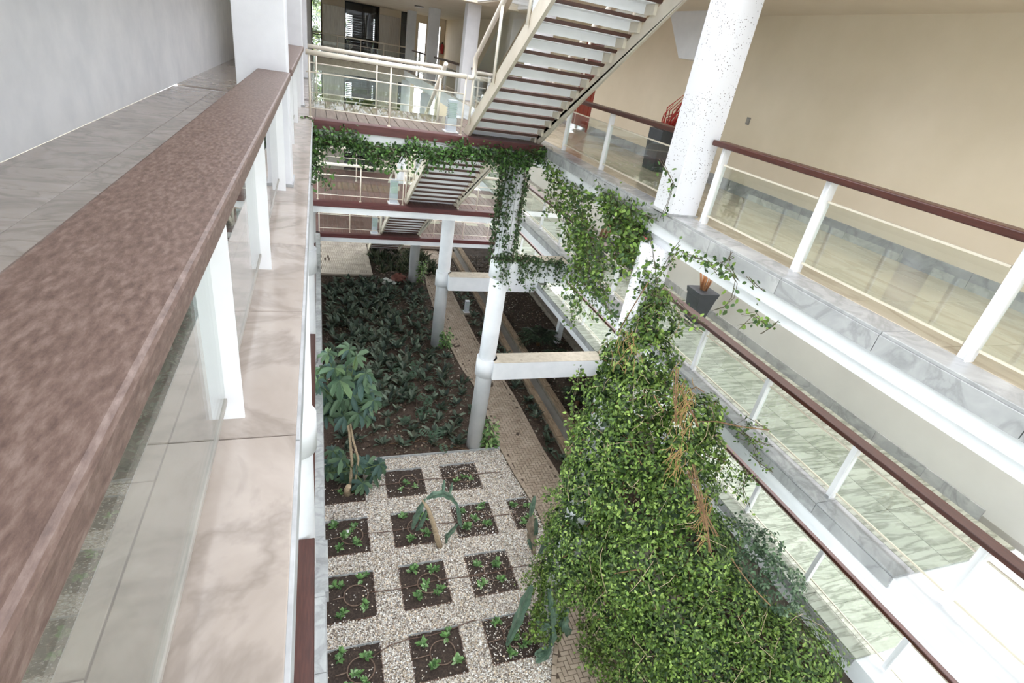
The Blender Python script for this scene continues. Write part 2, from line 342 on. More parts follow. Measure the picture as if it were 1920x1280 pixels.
# unseen rooflight added over the atrium, its pane tinted to dim the top light
M['dimming_glass'] = glass_mat('dimming_roof_glass', (.76, .77, .78), .6)
rf = MB(); y = -5.0
while y < 19.0: rf.box(-.3, y, 12.7, 4.8, y + .09, 12.85); y += 2.0
ro = struct(rf.box(-.3, -5, 12.7, -.2, 19, 12.85).box(4.7, -5, 12.7, 4.8, 19, 12.85), 'window_40', 'white'); MB().box(-.3, -5, 12.76, 4.8, 19.0, 12.765).build('pane', 'dimming_glass', ro)
struct(MB().box(-.075, -5, -.1, -.02, 27.2, L1 - .5), 'wall_left_garden', 'white')
struct(MB().box(4.75, -5, 12.66, 7.6, 19.0, 12.9), 'ceiling_right', 'ceiling')
struct(MB().box(-3.0, -5, 12.66, -.25, 19.0, 12.9), 'ceiling_left', 'ceiling')
struct(MB().box(-3.0, 19.0, 12.66, 7.6, 36.7, 12.9), 'ceiling_end', 'ceiling')
for k, (zz, x) in enumerate(((L3, 7.25), (L2, 8.85), (L1, 11.4))):   # marble baseboards, one panel per 0.9 m
    bb = struct(MB().box(x - .008, -5, zz, x, 36, zz + .1), 'baseboard_right' if k == 0 else ('baseboard_right_middle' if k == 1 else 'baseboard_right_lower'), 'slab_core')
    y = 3.0
    while y < 14.7:
        me = piece(.022, .895, .2, 'marble_grey', 'baseboard_panel', .003); inst('baseboard_panel', me, bb, (x - .012, y + .45, zz + .2)); y += .9
# haunch beside the pillar under the ceiling, its lit look put into white paint
struct(MB().hexa([(6.7, 9.67, 11.86), (7.25, 9.67, 11.86), (6.7, 10.35, 11.86), (7.25, 10.35, 11.86),
                  (6.7, 9.67, 12.66), (7.25, 9.67, 12.66), (6.7, 11.1, 12.66), (7.25, 11.1, 12.66)]), 'trim_2', 'white')

# end elevation at Y = 36.5: openings
YE = 36.5
ew = MB()
for z0, z1 in ((L3, 12.66), (L2, L3 - .6), (L1, L2 - .6)):
    ew.box(-3, YE, z0, -.3, YE + .2, z1); ew.box(.27, YE, z0, 1.5, YE + .2, z1); ew.box(3.4, YE, z0, 4.62, YE + .2, z1); ew.box(5.2, YE, z0, 5.62, YE + .2, z1)
    ew.box(6.15, YE, z0, 6.55, YE + .2, z1); ew.box(6.98, YE, z0, 8.9, YE + .2, z1); ew.box(5.62, YE, z0 + 2.45, 6.98, YE + .2, z1)
ew.box(-3, YE, -.1, 11.5, YE + .2, .5).box(-3, YE, 3.0, 11.5, YE + .2, L1 - .1)
wo = struct(MB().box(-2.9, YE + .05, .5, -2.8, YE + .12, 3).box(3, YE + .05, .5, 3.1, YE + .12, 3).box(8, YE + .05, .5, 8.1, YE + .12, 3), 'window_41', 'black'); MB().box(-2.9, YE + .08, .5, 11.4, YE + .09, 3.0).build('pane', 'window_glass', wo)
struct(ew, 'wall_back', 'cream')
for z in (L3, L2, L1):                               # landing slabs at the far end
    f = struct(MB().box(-.4, 34.0, z - .7, 4.9, YE, z - .03), 'floor', 'beam_top', 'landing slab at the far end of the atrium')
    MB().box(-.4, 34.0, z - .03, 4.9, YE, z).build('landing_paving', 'plank_brown', f)
n = 0
for z, top in ((L3, 12.66), (L2, 9.1), (L1, 5.9)):
    for x0, x1 in ((.40, 1.42), (3.5, 4.5)):         # lift doors, two leaves each
        d = empty('lift_door', ((x0 + x1) / 2, YE, z), 'brushed steel lift door on the ' + {L3: 'upper', L2: 'middle', L1: 'lower'}[z] + ' landing, ' + ('left' if x0 < 1 else 'right') + ' of the dark glazing', 'lift door', 'lift doors')
        h = z + 2.45
        MB().box(x0 - .08, YE - .03, z, x0, YE, h + .06).box(x1, YE - .03, z, x1 + .08, YE, h + .06).box(x0, YE - .03, h, x1, YE, h + .06).build('frame', 'steel', d)
        for a, b in ((x0, (x0 + x1) / 2 - .004), ((x0 + x1) / 2 + .004, x1)): MB().box(a, YE - .02, z, b, YE - .001, h).build('door_leaf', 'steel', d)
    for x0, x1 in ((1.5, 3.4), (4.62, 5.2), (-.3, .27)):
        n += 1
        wn = struct(MB().box(x0, YE + .02, z, x0 + .06, YE + .1, top).box(x1 - .06, YE + .02, z, x1, YE + .1, top).box(x0, YE + .02, top - .08, x1, YE + .1, top).box(x0, YE + .02, z, x1, YE + .1, z + .08).box(x0, YE + .02, z + .95, x1, YE + .1, z + 1.0), 'window_%d' % n, 'black')
        MB().box(x0, YE + .05, z, x1, YE + .06, top).build('pane', 'window_glass', wn)
        if x0 == 4.62: MB().box(x0, YE + .2, z, x1, YE + .24, top).build('back_panel', 'black', wn)
        if x0 == 1.5:
            MB().box(x0 + .95, YE + .02, z, x0 + 1.0, YE + .1, top).build('mullion', 'black', wn)
            for k in range(14): MB().box(x0 + .08, YE + .12, z + 1.0 + k * .1, x1 - .08, YE + .16, z + 1.06 + k * .1).build('slat', 'black', wn)
            MB().box(x0, YE + .25, z, x1, YE + .3, z + 1.0).box(x0, YE + .25, top - .6, x1, YE + .3, top).box(x0 + .42, YE + .25, z, x1 - .3, YE + .3, top).box(x1 - .24, YE + .25, z, x1, YE + .3, top).build('back_panel', 'black', wn)
for k, (x0, x1) in enumerate(((5.62, 6.15), (6.55, 6.98))):
    MB().box(x0, YE - .03, L3, x0 + .05, YE + .03, L3 + 2.45).box(x1 - .05, YE - .03, L3, x1, YE + .03, L3 + 2.45).build('door_%d' % (k + 1), 'white', kind='structure')

# ------------------------------------------------------------------ columns
def column(x, y, top, label, square=None, collars=(L1, L2), spotted_=False):
    t = empty('column', (x, y, 0), label, 'column', 'white columns along the atrium', 'thing')
    MB().cyl(x, y, -.05, top, .25, 40).build('shaft', 'spotted' if spotted_ else 'white', t)
    for z in collars:
        MB().cyl(x, y, z - .6, z, .305, 40).build('collar', 'white', t)
    if square:
        x0, x1 = square
        MB().box(x0, y - .22, L3 + .001, x1, y + .22, 12.66).build('square_shaft', 'spotted' if spotted_ else 'pillar', t, bevel=.008)
        MB().box(x0 - .02, y - .24, L3 + .001, x1 + .02, y + .24, L3 + .03).build('plinth', 'marble_grey', t)
    return t
CY = (6.47, 13.1, 19.8, 26.7, 33.4)
who = ('nearest', 'second', 'third', 'fourth', 'farthest')
for k, y in enumerate(CY):
    if k < 4: column(4.67, y, L3 - .5, ['white column behind the great leafy mass, its upper square half speckled', 'white round column wrapped in vine above its collar, beside the gravel', 'white round column standing at the dark planting bed edge, before the middle bridge stair', 'white round column under the lowest bridge by a bushy plant'][k], (4.56, 5.0), spotted_=(k == 0))
    else: column(4.67, y, L3 - .5, 'white column at the far end near the lift landing', (4.56, 5.0))
    column(-.39, y, L3 - .5, 'white round column on the left gallery side, %s from the viewpoint' % who[k], (-.74, -.28))
# cross beams from column to gallery
def beam(y, x1, z, label):
    t = empty('beam', (4.7, y, z - .6), label, 'beam', None, 'thing')
    MB().box(4.8, y - .28, z - .6, x1, y + .28, z - .012).build('beam_body', 'white', t)
    MB().box(4.8, y - .28, z - .012, x1, y + .28, z).build('beam_top', 'beam_top', t)
beam(13.0, 8.5, L1, 'white beam joining the vine-wrapped column to the lowest right gallery')
beam(13.0, 6.58, L2, 'ivy-draped white beam joining the wrapped column to the middle right gallery')
beam(19.5, 8.5, L1, 'white beam joining the column below the middle bridge to the lowest right gallery')
beam(26.4, 8.5, L1, 'white beam behind, joining the fourth column to the lowest right gallery')
beam(19.5, 6.58, L2, 'white beam beyond the middle bridge joining column to right gallery')

# ------------------------------------------------------------------ bridges
def bridge(y0, y1, x1, z, mat, border, label):
    t = empty('footbridge', (2, y0, z), label, 'bridge', 'footbridges across the atrium')
    x0 = -.25
    MB().box(x0, y0 + .02, z - .16, x1, y1, z - .04).build('slab', 'slab_core', t)
    MB().box(x0, y0 - .01, z - .16, x1, y0 + .03, z - .002).build('fascia_board', 'red_wood', t)
    MB().box(x0, y0 + .02, z - .36, x1, y0 + .3, z - .16).build('front_beam', 'white', t)
    MB().box(x0, y1 - .3, z - .36, x1, y1 - .02, z - .16).build('rear_beam', 'white', t)
    MB().box(x0, y0 + .03, z - .035, x1, y0 + border, z).build('border_board', 'red_wood', t)
    w_ = .2; n = int((x1 - x0) / w_)
    for i in range(n):
        me = piece(w_ - .008, y1 - y0 - border, .03, mat, 'deck_plank'); inst('deck_plank', me, t, (x0 + (i + .5) * w_, (y0 + border + y1) / 2, z + random.uniform(-.002, .002)))
    return t
bridge(11.3, 14.35, 4.6, L3, 'plank_light', .3, 'upper footbridge with weathered planks and vine along its edge')
bridge(17.3, 20.4, 6.5, L2, 'plank_brown', .25, 'middle footbridge with glossy brown deck and white edge beam')
bridge(23.75, 26.8, 8.42, L1, 'plank_brown', .25, 'lowest footbridge with brown deck over the planting bed')

def metal_rail(pts, z, label, ny=0, glass=True, end_hook=False, group='cream metal bridge railings', thick=.045, posts=None):
    """pts: ((x0,y0),(x1,y1)) straight cream railing with mid and bottom rails, posts and glass"""
    (xa, ya), (xb, yb) = pts
    t = empty('bridge_railing', ((xa + xb) / 2, (ya + yb) / 2, z), label, 'railing', group)
    H = [(xa, ya, z + 1.1), (xb, yb, z + 1.1)]
    if end_hook: H += [(xb + .05, yb, z + 1.09), (xb + .08, yb, z + 1.02), (xb + .08, yb, z + .9)]
    MB().tube(H, thick, 10).build('handrail', 'metal', t)
    MB().tube([(xa, ya, z + .78), (xb, yb, z + .78)], .013, 6).build('mid_rail', 'metal', t)
    MB().tube([(xa, ya, z + .17), (xb, yb, z + .17)], .013, 6).build('bottom_rail', 'metal', t)
    L = math.hypot(xb - xa, yb - ya); n = max(1, round(L / 1.35)); ps = posts or [i / n for i in range(n + 1)]
    for q in ps:
        x, y = xa + (xb - xa) * q, ya + (yb - ya) * q
        MB().tube([(x, y, z), (x, y, z + 1.08)], .018, 8).cyl(x, y, z, z + .012, .04, 10).build('post', 'metal', t)
    if glass:
        for a, b in zip(ps[:-1], ps[1:]):
            a += .01; b -= .01; ux, uy = (xb - xa) / L, (yb - ya) / L; nx, ny_ = -uy * .005, ux * .005
            p = [(xa + (xb - xa) * q, ya + (yb - ya) * q) for q in (a, b)]
            MB().hexa([(p[0][0] - nx, p[0][1] - ny_, z + .19), (p[1][0] - nx, p[1][1] - ny_, z + .19), (p[0][0] + nx, p[0][1] + ny_, z + .19), (p[1][0] + nx, p[1][1] + ny_, z + .19),
                       (p[0][0] - nx, p[0][1] - ny_, z + .77), (p[1][0] - nx, p[1][1] - ny_, z + .77), (p[0][0] + nx, p[0][1] + ny_, z + .77), (p[1][0] + nx, p[1][1] + ny_, z + .77)]).build('glass_panel', 'glass', t)
    return t
metal_rail(((-.2, 11.5), (2.78, 11.5)), L3, 'cream tubular railing along the front of the upper bridge', posts=[0.02, .51, 1])
metal_rail(((-.2, 14.2), (2.75, 14.2)), L3, 'cream tubular railing along the rear edge of the upper bridge', posts=[.06, .51, 1], end_hook=True)
metal_rail(((-.1, 17.5), (2.55, 17.5)), L2, 'cream railing left of the stair on the middle bridge front', posts=[.02, .5, 1])
metal_rail(((4.4, 17.5), (6.55, 17.5)), L2, 'cream railing right of the stair on the middle bridge front', posts=[0, .3, 1])
metal_rail(((-.1, 20.2), (2.6, 20.2)), L2, 'cream railing along the rear of the middle bridge, left part', posts=[0.05, .5, 1])
metal_rail(((4.8, 20.2), (6.55, 20.2)), L2, 'cream railing along the rear of the middle bridge, right part')
metal_rail(((-.05, 24.0), (2.55, 24.0)), L1, 'cream railing left of the stair on the lowest bridge front', posts=[.01, .5, 1])
metal_rail(((4.4, 24.0), (8.45, 24.0)), L1, 'cream railing right of the stair on the lowest bridge front', posts=[0, .15, .5, .8, 1])
metal_rail(((-.05, 26.6), (8.45, 26.6)), L1, 'cream railing along the rear of the lowest bridge')
metal_rail(((-.2, 34.2), (4.7, 34.2)), L3, 'beige railing across the far landing on the upper floor', thick=.035)
metal_rail(((-.2, 34.2), (4.7, 34.2)), L2, 'beige railing across the far landing on the middle floor', thick=.035)

def stair(x0, x1, yb, zb, label, n=14, rail=True):
    dy, dz = -.346, 3.19 / 14.4
    t = empty('staircase', ((x0 + x1) / 2, yb, zb), label, 'staircase', 'open staircases between the bridges')
    for k in range(n):
        z = zb + .17 + k * dz; y = yb + .0 + k * dy
        MB().box(x0 + .05, y, z - .052, x1 - .03, y + .36, z).build('tread', 'tread', t)
        MB().box(x0 + .06, y + .29, z - .192, x1 - .12, y + .302, z - .053).box(x0 + .06, y + .01, z - .064, x1 - .12, y + .29, z - .053).build('riser_plate', 'metal_white', t)
        MB().box(x1 - .11, y + .05, z - .2, x1 - .06, y + .3, z - .053).build('bracket', 'stringer', t)
    slope = dz / -dy
    for nm, a, b, off in (('stringer', x0 - .01, x0 + .05, .05), ('stringer', x1 - .06, x1 - .02, -.1)):
        y1 = yb + .3; y2 = yb + n * dy; zz = lambda y: zb + (yb - y) * slope + off
        poly = [(y1, max(zb, zz(y1) - .12)), (y1, zz(y1) + .2), (y2, zz(y2) + .2), (y2, zz(y2) - .14), (yb - .1, max(zb, zz(yb - .1) - .14))]
        MB().prism(poly, 0, a, b).build(nm, 'stringer', t)
    if rail:
        top = lambda y, h: zb + (yb - y) * slope + h
        for xr, side in ((x0 - .04, -1), (x1 + .0, 1)):
            H = [(xr, yb + .12, zb + 1.1), (xr, yb + .02, zb + 1.16), (xr, yb - .05, top(yb - .05, 1.2)), (xr, yb + n * dy, top(yb + n * dy, 1.2))]
            if side < 0: H = [(xr - .12, yb - .25 + .03, zb + 1.1), (xr - .03, yb - .22, zb + 1.1), (xr, yb - .2, zb + 1.16), (xr, yb - .2, zb + 1.45), (xr, yb - .32, top(yb - .32, 1.32)), (xr, yb + n * dy, top(yb + n * dy, 1.32))]
            MB().tube(H, .045, 10).build('handrail', 'metal', t)
            for q in (.2, 1.6, 3.0, 4.4):
                y = yb - q; MB().tube([(xr, y, top(y, .1)), (xr, y, top(y, 1.28))], .026, 8).build('baluster', 'metal', t)
            for q in (.25, 1.65, 3.05):
                ya_, yb_ = yb - q, yb - q - 1.28; x = xr
                MB().hexa([(x - .004, ya_, top(ya_, .25)), (x + .004, ya_, top(ya_, .25)), (x - .004, yb_, top(yb_, .25)), (x + .004, yb_, top(yb_, .25)),
                           (x - .004, ya_, top(ya_, 1.0)), (x + .004, ya_, top(ya_, 1.0)), (x - .004, yb_, top(yb_, 1.0)), (x + .004, yb_, top(yb_, 1.0))]).build('glass_panel', 'glass', t)
    return t
stair(2.95, 4.6, 11.62, L3, 'open staircase with dark treads rising from the upper bridge')
stair(2.68, 4.45, 17.75, L2, 'open staircase with dark treads rising from the middle bridge')
stair(2.63, 4.4, 24.15, L1, 'open staircase with dark treads rising from the lowest bridge')
stair(2.63, 4.4, 30.6, .23, 'lowest open staircase rising from the paved ground')

# ------------------------------------------------------------------ gallery balustrades: wood rail, flat white posts, glass
def balustrade(x, y0, y1, z, hz, ys, label, side, pw=.1, rw=.2, worn=False, group='wooden gallery handrails'):
    t = empty('balustrade', (x, (y0 + y1) / 2, z), label, 'balustrade', group)
    MB().box(x - rw / 2, y0, hz - .07, x + rw / 2, y1, hz).build('handrail', 'wood_rail_worn' if worn else 'wood_rail', t, bevel=.012)
    ps = []
    for y in ys:
        MB().box(x - pw / 2, y - .05, z, x + pw / 2, y - .035, hz - .07).box(x - .012, y - .035, z, x + .012, y + .05, hz - .07).build('post', 'metal_white', t)
    for a, b in zip([y0] + list(ys), list(ys) + [y1]):
        if b - a < .25: continue
        a += .06; b -= .07
        g = MB().box(x - .006, a, z + .12, x + .006, b, z + .78).build('glass_panel', 'glass', t)
        MB().box(x - .012, a, z + .775, x + .012, b, z + .795).box(x - .012, a, z + .105, x + .012, b, z + .125).build('glass_channel', 'grey_metal' if worn else 'stringer', g)
    return t
balustrade(4.95, -3, 6.2, L3, 10.85, [-1.2, .7, 2.4, 4.3, 6.02], 'wooden handrail balustrade on the upper right gallery before the speckled pillar', 1)
balustrade(4.95, 6.72, 11.2, L3, 10.85, [6.95, 9.25, 11.1], 'wooden handrail balustrade on the upper right gallery between pillar and stair', 1)
for k in range(1, 4): balustrade(4.95, CY[k] + .25 if k > 1 else 14.6, CY[k + 1] - .25, L3, 10.85, [CY[k] + 2.2, CY[k] + 4.4, CY[k] + 6.1], 'far wooden handrail of the upper right gallery, %s stretch beyond the upper bridge' % ('first', 'second', 'last')[k - 1], 1)
balustrade(6.80, -3, 24, L2, 7.61, [.4, 2.1, 3.8, 5.5, 7.2, 8.93, 10.7, 12.45, 14.2, 15.85, 19.0, 20.8, 22.6], 'long wooden handrail balustrade on the middle right gallery', 1)
balustrade(8.78, -3, 28, L1, 4.36, [1.0, 2.75, 4.5, 6.25, 8.0, 9.8, 11.6, 13.35, 15.15, 16.95, 18.7, 20.5, 22.3, 25], 'long wooden handrail balustrade on the lowest right gallery', 1)
balustrade(-.40, -3, 6.25, L3, 10.92, [-2.0, .3, 2.2, 3.95, 6.12], 'worn wooden handrail balustrade beside the viewpoint, on the upper left gallery', -1, .14, .3, True)
balustrade(-.40, 6.7, 12.85, L3, 10.92, [8.7, 10.7, 12.7], 'worn wooden handrail beyond the first left pillar on the upper gallery', -1, .14, .3, True)
balustrade(-.27, -3, 6.2, L1, 4.42, [0, 2, 4, 6], 'broad brown handrail on the lowest left gallery near the viewpoint', -1, .1, .25)
balustrade(-.27, 6.75, 12.8, L1, 4.42, [8.7, 10.7, 12.6], 'brown handrail on the lowest left gallery between the first two columns', -1, .1, .25)
balustrade(-.27, 13.4, 23.6, L1, 4.42, [15, 17, 19, 21, 23], 'brown handrail on the lowest left gallery beyond the second column', -1, .1, .25)

# ------------------------------------------------------------------ garden ground
def grid_ground(name, x0, x1, y0, y1, z, amp, mat, step=.12, parent=None, **kw):
    nx, ny = max(2, int((x1 - x0) / step)), max(2, int((y1 - y0) / step)); xs = np.linspace(x0, x1, nx); ys = np.linspace(y0, y1, ny)
    b = MB(); h = rng.normal(0, 1, (ny, nx)); h = (h + np.roll(h, 1, 0) + np.roll(h, 1, 1) + np.roll(h, -1, 0)) / 2
    for j in range(ny):
        for i in range(nx): b.v.append((xs[i], ys[j], z + amp * h[j, i]))
    for j in range(ny - 1):
        for i in range(nx - 1): a = j * nx + i; b.f.append((a, a + 1, a + nx + 1, a + nx)); b.sm.append(len(b.f) - 1)
    return b.build(name, mat, parent, **kw)
struct(MB().box(-3, -5, -.4, 11.6, 36.5, -.08), 'floor', 'slab_core', 'ground below the garden')
grid_ground('floor', -.05, 6.6, 12.87, 27.3, .0, .02, 'mulch', .13, label='dark mulched planting bed beside the winding path', kind='structure')
grid_ground('floor', 2.6, 6.4, 27.3, 33, .0, .02, 'mulch', .16, label='dark planting bed below the lowest bridge', kind='structure')
grid_ground('floor', 5.5, 7.75, 4, 33, -.03, .015, 'mulch', .13, label='strip of soil between path and channel', kind='structure')
grid_ground('floor', 8.45, 11.0, 3, 33, -.02, .02, 'mulch', .15, label='soil bed of palms beside the channel', kind='structure')
struct(MB().box(7.75, 3, -.3, 8.5, 33, -.12), 'floor', 'water', 'dark wet floor of the channel')

# path: swept strip with soldier courses and herringbone pavers
Lpx = [(795, 455), (790, 470), (799, 537), (812, 577), (842, 648), (866, 695), (892, 728), (934, 837), (969, 900), (992, 934), (1017, 976)]
Lw = [Zp(*p) for p in Lpx] + [np.array(q) for q in ((5.68, 8.8, 0), (5.55, 7.9, 0), (5.18, 6.75, 0), (4.72, 6.05, 0), (4.40, 5.35, 0), (4.1, 4.6, 0), (3.9, 3.8, 0))]
Rpx = [(820, 455), (822, 470), (843, 537), (865, 582), (895, 640), (960, 735), (985, 780), (1020, 847), (1052, 895)]
Rw = [Zp(*p) for p in Rpx]
def resample(P, ys):
    P = np.array(sorted([tuple(p) for p in P], key=lambda p: p[1])); return np.interp(ys, P[:, 1], P[:, 0])
ysp = np.arange(4.0, 33, .25)
lx = resample(Lw, ysp)
RW2 = Rw + [np.array(q) for q in ((6.95, 10.0, 0), (6.9, 9.0, 0), (6.75, 8, 0), (6.5, 7, 0), (6.15, 6, 0), (5.8, 5, 0), (5.5, 4, 0))]
rx = resample(RW2, ysp)
for _ in range(4):
    lx[1:-1] = (lx[:-2] + lx[1:-1] * 2 + lx[2:]) / 4; rx[1:-1] = (rx[:-2] + rx[1:-1] * 2 + rx[2:]) / 4
LX = lambda y: float(np.interp(y, ysp, lx)); RX = lambda y: float(np.interp(y, ysp, rx))
path = empty('garden_path', (5.5, 10, 0), 'winding herringbone brick path through the garden beds', 'path', None, 'structure')
b = MB()
for i, y in enumerate(ysp): b.v += [(lx[i], y, .012), (rx[i], y, .012), (lx[i], y, -.1), (rx[i], y, -.1)]
for i in range(len(ysp) - 1):
    a = 4 * i; b.f += [(a, a + 1, a + 5, a + 4), (a, a + 4, a + 6, a + 2), (a + 1, a + 3, a + 7, a + 5)]
b.build('bedding', 'paver_joint', path)
bl, bw = .21, .105
def in_path(x, y, m=.10): return 4.2 < y < 32.5 and LX(y) + m < x < RX(y) - m
cand = []
for i in range(0, 60):                               # herringbone on a grid of half-brick cells
    for j in range(0, 280):
        k = (i - j) % 4; gx, gy = 3.4 + i * bw, 4.0 + j * bw
        if k == 0: cx, cy, h = gx + bw, gy + bw / 2, 0
        elif k == 3: cx, cy, h = gx + bw / 2, gy + bw, 1
        else: continue
        if in_path(cx, cy) and cy < 32: cand.append((cy, cx, h))
cand = sorted(set((round(a, 3), round(b_, 3), c) for a, b_, c in cand))
near = cand[:0]; stuffb = MB()
vis = [c for c in cand if (5.2 < c[0] < 14.5)]
random.shuffle(vis); keep = set(sorted([c for c in vis if (9.2 < c[0] < 13.2) or c[0] < 6.9], key=lambda c: c[0])[:230])
rm = piece(bl - .012, bw - .012, .05, 'paver', 'brick', .005)
for c in cand:
    cy, cx, h = c
    if c in keep: inst('brick', rm, path, (cx, cy, .035 + random.uniform(-.003, .003)), PI / 2 * h + random.uniform(-.02, .02))
    else:
        w2, l2 = ((bl - .012) / 2, (bw - .012) / 2) if h == 0 else ((bw - .012) / 2, (bl - .012) / 2); zt = .035 + random.uniform(-.004, .003)
        stuffb.box(cx - w2, cy - l2, 0, cx + w2, cy + l2, zt)
stuffb.build('herringbone_bricks', 'paver', path, kind='stuff')
nb = 0
sold = MB()
for fx, sgn in ((LX, 1), (RX, -1)):                   # soldier course along both edges
    y = 4.4
    while y < 31:
        a = math.atan2(fx(y + .1) - fx(y - .1), .2)
        if 5.2 < y < 13.5 and nb < 70 and sgn > 0:
            inst('edge_brick', piece(.11, .2, .06, 'paver', 'edge_brick', .006), path, (fx(y) + sgn * .06, y, .045), -a); nb += 1
        else:
            c_, s_ = math.cos(-a), math.sin(-a)
            q = [(fx(y) + sgn * .06 + u * c_ - v * s_, y + u * s_ + v * c_) for v in (-.1, .1) for u in (-.052, .052)]
            sold.hexa([(*p, 0) for p in q] + [(*p, .045) for p in q])
        y += .208
sold.build('far_edge_bricks', 'paver', path, kind='stuff')

# gravel and soil squares
GX0, GY0, GY1 = -.05, 3.2, 12.86
struct(MB().prism([(GX0, GY0), (LX(4.2) + .0, GY0)] + [(LX(y), y) for y in np.arange(4.2, 12.86, .3)] + [(LX(12.86), 12.86), (GX0, 12.86)], 2, -.12, -.055), 'floor', 'gravel_base', 'gravel bed between planting squares')
edge = MB(); edge.box(0, 12.84, -.05, LX(12.8), 12.87, .06); edge.build('bed_edging', 'edging', label='thin edging strip between white gravel and dark planting bed', cat='edging')
cols = [(-.02, 1.08), (1.70, 2.80), (3.37, 4.48), (5.04, 6.1)]; rows = [(11.19, 12.26), (9.46, 10.56), (7.68, 8.86), (6.03, 7.06), (4.3, 5.35)]
SQ = []; cn = ('first', 'second', 'third', 'fourth'); rn = ('farthest', 'second', 'third', 'fourth', 'nearest')
for r, (y0, y1) in enumerate(rows):
    for c, (x0, x1) in enumerate(cols):
        x1 = min(x1, LX((y0 + y1) / 2) - .12)
        if x1 - x0 < .5: continue
        if c >= 2: y0, y1 = rows[r][0] + .02, rows[r][1] + .02
        SQ.append((x0, x1, y0, y1, r, c))
        t = empty('planting_square', ((x0 + x1) / 2, (y0 + y1) / 2, 0), '%s dark soil square from the left wall in the %s row of the gravel' % (cn[c], rn[r]), 'planting bed', 'soil squares in the gravel')
        grid_ground('soil', x0, x1, y0, y1, -.015, .009, 'soil', .06, t)
        for q in ((x0, y0 - .012, x1, y0), (x0, y1, x1, y1 + .012), (x0 - .012, y0, x0, y1), (x1, y0, x1 + .012, y1)):
            MB().box(q[0], q[1], -.06, q[2], q[3], .012 + (.03 if q[3] - q[1] < .1 and q[1] > (y0 + y1) / 2 else 0)).build('edging', 'edging' if q[1] >= y1 else 'hose_dark', t)
N = 160000
P = np.column_stack([rng.uniform(.012, 6, N), rng.uniform(4.6, 12.84, N), rng.uniform(-.04, .006, N)])
ok = P[:, 0] < np.interp(P[:, 1], ysp, lx) - .005
stray = rng.random(N) < .025
for (x0, x1, y0, y1, r, c) in SQ:
    ins = (P[:, 0] > x0) & (P[:, 0] < x1) & (P[:, 1] > y0) & (P[:, 1] < y1)
    ok &= ~ins | (stray if c < 2 else rng.random(N) < .12)
P = P[ok]; n_ = len(P)
cloud('gravel', STONE, P, np.column_stack([rng.normal(size=(n_, 2)), rng.normal(0, .2, n_)]), np.column_stack([rng.normal(0, .25, (n_, 2)), np.ones(n_)]), rng.uniform(.012, .027, n_),
      tints(n_, [(244, 240, 236), (228, 220, 212), (200, 188, 176), (242, 240, 238), (166, 152, 140), (120, 108, 98), (222, 204, 180)], .16), 'pebble', None, rng.uniform(.6, 1, n_),
      label='white and beige gravel filling the ground between the soil squares', cat='gravel', kind='stuff')
# litter of leaves and chips on the dark beds
N = 16000
P = np.column_stack([rng.uniform(.12, 11, N), rng.uniform(12.9, 31, N), rng.uniform(.0, .05, N)]); 
bx = (P[:, 0] < np.interp(P[:, 1], ysp, lx) - .05) | ((P[:, 0] > np.interp(P[:, 1], ysp, rx) + .05) & (P[:, 0] < 7.7)) | (P[:, 0] > 8.55)
bx &= ~((P[:, 0] < 2.7) & (P[:, 1] > 27.2)); P = P[bx]; n_ = len(P)
cloud('leaf_litter', LEAF4, P, np.column_stack([rng.normal(size=(n_, 2)), rng.normal(0, .3, n_)]), np.column_stack([rng.normal(0, .5, (n_, 2)), np.ones(n_)]), rng.uniform(.03, .13, n_),
      tints(n_, [(70, 52, 42), (104, 84, 68), (132, 112, 92), (58, 44, 38), (150, 134, 118), (84, 70, 58), (196, 186, 170), (70, 84, 60)], .2), 'leaf_matt', None, 1.0, label='brown dead leaves and chips scattered over the dark beds', cat='leaf litter', kind='stuff')

# paved terrace at the far left, with small setts
ter = struct(MB().box(0, 27.25, -.05, 2.62, YE, .13).box(2.62, 31.6, -.05, 8, YE, .13), 'floor', 'paver_joint', 'pale stone terrace at the far end of the garden')
tb = MB(); y = 27.27; ki = 0
while y < 31.9:
    d = .42; x = .01 - (ki % 2) * .04
    while x < 2.3:
        if random.random() < .98 and x > 0: tb.box(x, y, .1, x + .085, y + d - .012, .155 + random.uniform(-.006, .006))
        x += .096
    y += d; ki += 1
tb.build('stone_setts', 'stone_paver', ter, kind='stuff')
for k in range(11): inst('stone_slab', piece(.28, .41, .05, 'stone_paver', 'stone_slab'), ter, (2.46, 27.48 + k * .42, .16))
for k in range(8):
    for j in range(6): inst('stone_slab', piece(.95, .9, .05, 'stone_paver', 'stone_slab'), ter, (.5 + k * .97, 32.4 + j * .92, .155))
inst('stone_slab', piece(2.6, .2, .12, 'stone_paver', 'stone_slab'), ter, (1.31, 27.2, .165))
